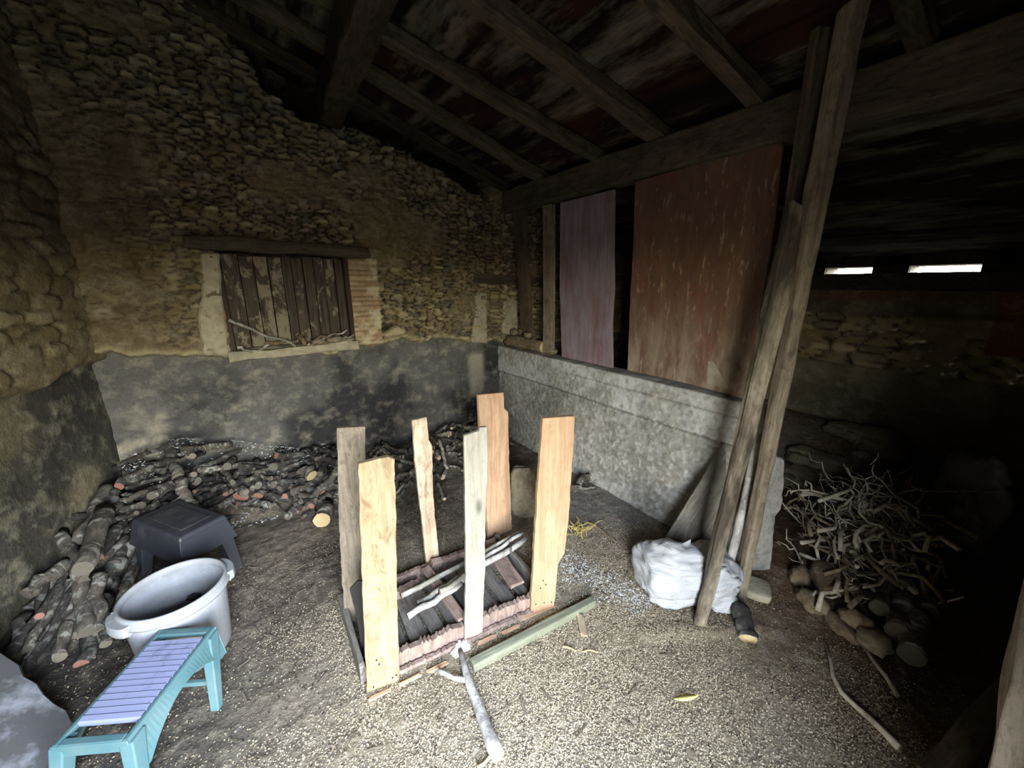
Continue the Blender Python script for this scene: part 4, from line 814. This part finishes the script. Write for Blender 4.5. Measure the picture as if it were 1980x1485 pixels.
# countable chips and straws on the floor
cm = beam('wood_chip', (0, 0, -.5), (0, 0, .5), .25, .08, m_boardC, (1, 0, 0), rough=.03, bev=0, seg=4, ragged=.3); cm.matrix_world = Matrix.Identity(4)
cm.data.transform(Matrix.Translation((0, 0, 0))); chip = cm.data; bpy.data.objects.remove(cm)
ctr = []
for i in range(52):
    if i < 34: x, y = rs.uniform(.1, 1.7), rs.uniform(.25, 1.2)
    else: x, y = rs.uniform(-.3, .2), rs.uniform(1.3, 2.6)
    o = bpy.data.objects.new('wood_chip', chip); COL.objects.link(o); th = rs.uniform(0, 6.28); L = rs.uniform(.02, .065); d = V((math.cos(th), math.sin(th), rs.gauss(0, .06)))
    z = gz(x, y) + .010; o.matrix_world = frame(V((x, y, z)), d, (-d.y, d.x, 0)) @ Matrix.Translation((0, 0, -L / 2)) @ Matrix.Diagonal((L * rs.uniform(.35, .9), L * .6, L, 1)); tag(o, 'small splinter of wood lying among the husks on the floor', 'wood chip', 'wood chips scattered on the floor')
for (u0, v0, u1, v1, r, lb, mt) in [(1088, 1250, 1155, 1262, .006, 'pinkish thin splinter right of the green-grey post', m_boardF), (1122, 1192, 1130, 1232, .02, 'short wood offcut standing out right of the green-grey post', m_boardD), (922, 1484, 975, 1466, .007, 'pale lath splinter at the bottom edge below the forked branch', m_boardB), (1140, 1010, 1195, 1050, .006, 'thin dark root by the concrete floor patch', m_barkbr)]:
    if mt is m_boardD: o = beam('wood_chip', atz(u0, v0, .02), atz(u1, v1, .02), .035, .02, mt, (1, .2, 0), rough=.003, ragged=.03)
    else: o = stick('splinter', atz(u0, v0, .012), atz(u1, v1, .012), r, r * .6, [mt, mt], .01, sides=6)
    tag(o, lb, 'splinter')
# leaf
s = NT('yellow_leaf', .6); s.color((206, 196, 120)); m_leaf = s.m
c0 = atz(1325, 1350, .02); vs = []; fs = []
for i in range(13):
    t_ = i / 12; w_ = .013 * math.sin(math.pi * t_) ** .8 + .0005; x = (t_ - .5) * .115; z = .004 * (2 * t_ - 1) ** 2
    vs += [(x, -w_, z + .003), (x, 0, z), (x, w_, z + .003), (x, 0, z + .0015)]
for i in range(12):
    for j in range(4): fs.append((i * 4 + j, i * 4 + (j + 1) % 4, (i + 1) * 4 + (j + 1) % 4, (i + 1) * 4 + j))
tag(mk('leaf', vs, fs, m_leaf, None, Matrix.Translation(c0) @ Matrix.Rotation(-.5, 4, 'Z'), True), 'single yellow willow-shaped leaf on the husk-covered floor', 'leaf')
# straw tuft
c0 = atz(1118, 1030, 0); parts = []
for i in range(34):
    th = rs.uniform(0, 6.28); L = rs.uniform(.05, .14); a = c0 + V((rs.gauss(0, .03), rs.gauss(0, .03), .005)); b = a + V((math.cos(th) * L, math.sin(th) * L, rs.uniform(.005, .07))); parts.append(tube_geo(curve_pts(a, b, 5, .01, -.01), [.0018] * 6, 4, 0, 0))
v_, f_, i_ = merge(parts); s = NT('straw', .6); s.color((190, 172, 104)); tag(mk('straw_tuft', [p - c0 for p in v_], f_, s.m, None, Matrix.Translation(c0), True), 'small tuft of yellow straw right of the orange board', 'straw')

# ---- right bay: brush heap, stumps, rubble
def twig_mesh(k, base):
    rs2 = random.Random(k); a, b = V((-.5, 0, 0)), V((.5, 0, 0)); pts = curve_pts(a, b, 10, .16, 0, sd=k * 7.3); parts = [tube_geo(pts, [.016 * (1.1 - .75 * i / 10) for i in range(11)], 7, .3, 0, k)]
    for j in range(rs2.randint(2, 5)):
        i = rs2.randint(2, 9); d = V((rs2.uniform(.2, .9), rs2.uniform(-.7, .7), rs2.uniform(-.4, .6))).normalized() * rs2.uniform(.12, .38); q = curve_pts(pts[i], pts[i] + d, 6, .05, 0, sd=k * 3.1 + j); parts.append(tube_geo(q, [.0085, .0078, .007, .006, .005, .004, .003], 6, .2, 0, j))
    v, f, m = merge(parts); me = bpy.data.meshes.new('branch'); me.from_pydata([tuple(x) for x in v], [], f); me.materials.append(base); me.polygons.foreach_set('use_smooth', [True] * len(f)); me.update(); return me
m_twig = bark('bark_twig', (182, 172, 152), (140, 130, 112), (206, 200, 184), .5)
TW = [twig_mesh(k, m_twig if k % 3 else m_barkbr) for k in range(9)]
def bh(x, y): return .30 * math.exp(-(((x - 3.05) / .55) ** 2 + ((y - .42) / .26) ** 2))
n = 0
while n < 120:
    x = rs.gauss(2.98, .38); y = rs.gauss(.44, .12)
    if y < .2 or x < 2.3: continue
    H_ = bh(x, y); z = gz(x, y) + max(.03, H_ * rs.uniform(.3, 1.1)); L = rs.uniform(.3, .75); th = rs.gauss(.5, .8); d = V((math.cos(th), math.sin(th), rs.gauss(.05, .22))).normalized()
    o = bpy.data.objects.new('branch', rs.choice(TW)); COL.objects.link(o); yv = V((0, 0, 1)).cross(d).normalized(); m = Matrix((d, yv, d.cross(yv))).transposed().to_4x4(); m.translation = (x, y, z)
    o.matrix_world = m @ Matrix.Rotation(rs.uniform(0, 6.28), 4, 'X') @ Matrix.Diagonal((L, L, L, 1)); tag(o, 'dry twisted branch in the brushwood heap of the right bay', 'branch', 'brushwood heap in the right bay'); n += 1
for u, v, z, sz, r, lb in ((1598, 1125, .06, (.22, .16, .14), .4, 'pale blocky stump at the near side of the brushwood heap'), (1570, 1165, .04, (.16, .12, .09), 1.2, 'broken root stump in front of the brushwood heap'), (1545, 1120, .04, (.14, .10, .10), .1, 'knotty root lump touching the brushwood heap'), (1655, 1205, .05, (.10, .15, .12), .2, 'upright pale root stump right of the broken one'), (1688, 1235, .05, (.15, .13, .10), .8, 'rounded grey stone lying right of the root stumps'), (1625, 1210, .03, (.18, .09, .06), .9, 'flat chunk of bark beside the root stumps')):
    p = atz(u, v, z); tag(rock('stump' if 'stone' not in lb else 'stone', (p.x, p.y, gz(p.x, p.y) + sz[2] * .35), sz, m_barkbr if 'stone' not in lb else m_rock, rz=r, rough=.3, freq=2.2), lb, 'stone' if 'stone' in lb else 'stump')
for u, v, r in ((1742, 1150, .05), (1738, 1222, .05), (1765, 1265, .05), (1790, 1190, .045), (1700, 1180, .04), (1720, 1130, .04)):
    a = atz(u, v, .10); put(LM[2], 'log', (a.x + .16, a.y + .02, a.z + gz(a.x, a.y)), (-1, -.10, 0), .36, r, 'log seen end-on in the dark at the right foot of the brushwood heap', 'log', 'logs at the right foot of the brush heap')
cp = [atz(u, v, .02) for u, v in ((1598, 1246), (1606, 1280), (1612, 1310), (1628, 1340), (1655, 1365), (1685, 1392), (1712, 1418), (1738, 1446))]
v_, f_, i_ = tube_geo(cp, [.007, .008, .009, .010, .011, .012, .013, .014], 8, .3, 0, 4); tag(mk('root', [p - cp[3] for p in v_], f_, m_twig, None, Matrix.Translation(cp[3]), True), 'long curved root on the floor in the lower right', 'root')
cp = [atz(u, v, .02) for u, v in ((1665, 1240), (1690, 1280), (1715, 1310), (1735, 1345))]
v_, f_, i_ = tube_geo(cp, [.007, .008, .009, .010], 8, .3, 0, 4); tag(mk('root', [p - cp[1] for p in v_], f_, m_twig, None, Matrix.Translation(cp[1]), True), 'shorter root lying right of the long curved one', 'root')
for i in range(18):
    u = 1525 + i * 11; p = atz(u, 885 + rs.uniform(-12, 30), .15); x, y = min(p.x, 4.35), p.y
    sz = rs.uniform(.14, .34); tag(rock('rubble_stone', (x, y, gz(x, y) + sz * .1), (sz, sz * .8, sz * .4), m_rock, rz=rs.uniform(0, 3), flat=.3, rough=.3), 'dusty fallen stone on the earth bank below the far right wall', 'stone', 'fallen stones on the right bank')
# bluish plastic sheet heap far right and a small bright bottle
tag(rock('plastic_sheet', (3.55, .10, gz(3.55, .1) + .30), (.50, .30, .62), m_slab, rz=.3, rough=.5, sub=4), 'crumpled bluish sheet piled in the dark at the right edge', 'sheet')
# timbers close to the viewer at the bottom right
a_, b_ = CAM + ray(1810, 1540).normalized() * 2.1, CAM + ray(2010, 1310).normalized() * 2.5
tag(beam('door_brace', a_, b_, .15, .07, m_beamd, UP, rough=.006), 'dark diagonal timber close to the viewer in the bottom right corner', 'timber')
a_, b_ = CAM + ray(1975, 1560).normalized() * 1.5, CAM + ray(2030, 1240).normalized() * 1.6
tag(beam('door_post', a_ + (a_ - b_) * .6, b_ + (b_ - a_) * 1.2, .09, .09, m_post, (1, 0, 0), rough=.012, seg=24), 'rough upright timber at the very right edge beside the viewer', 'timber')
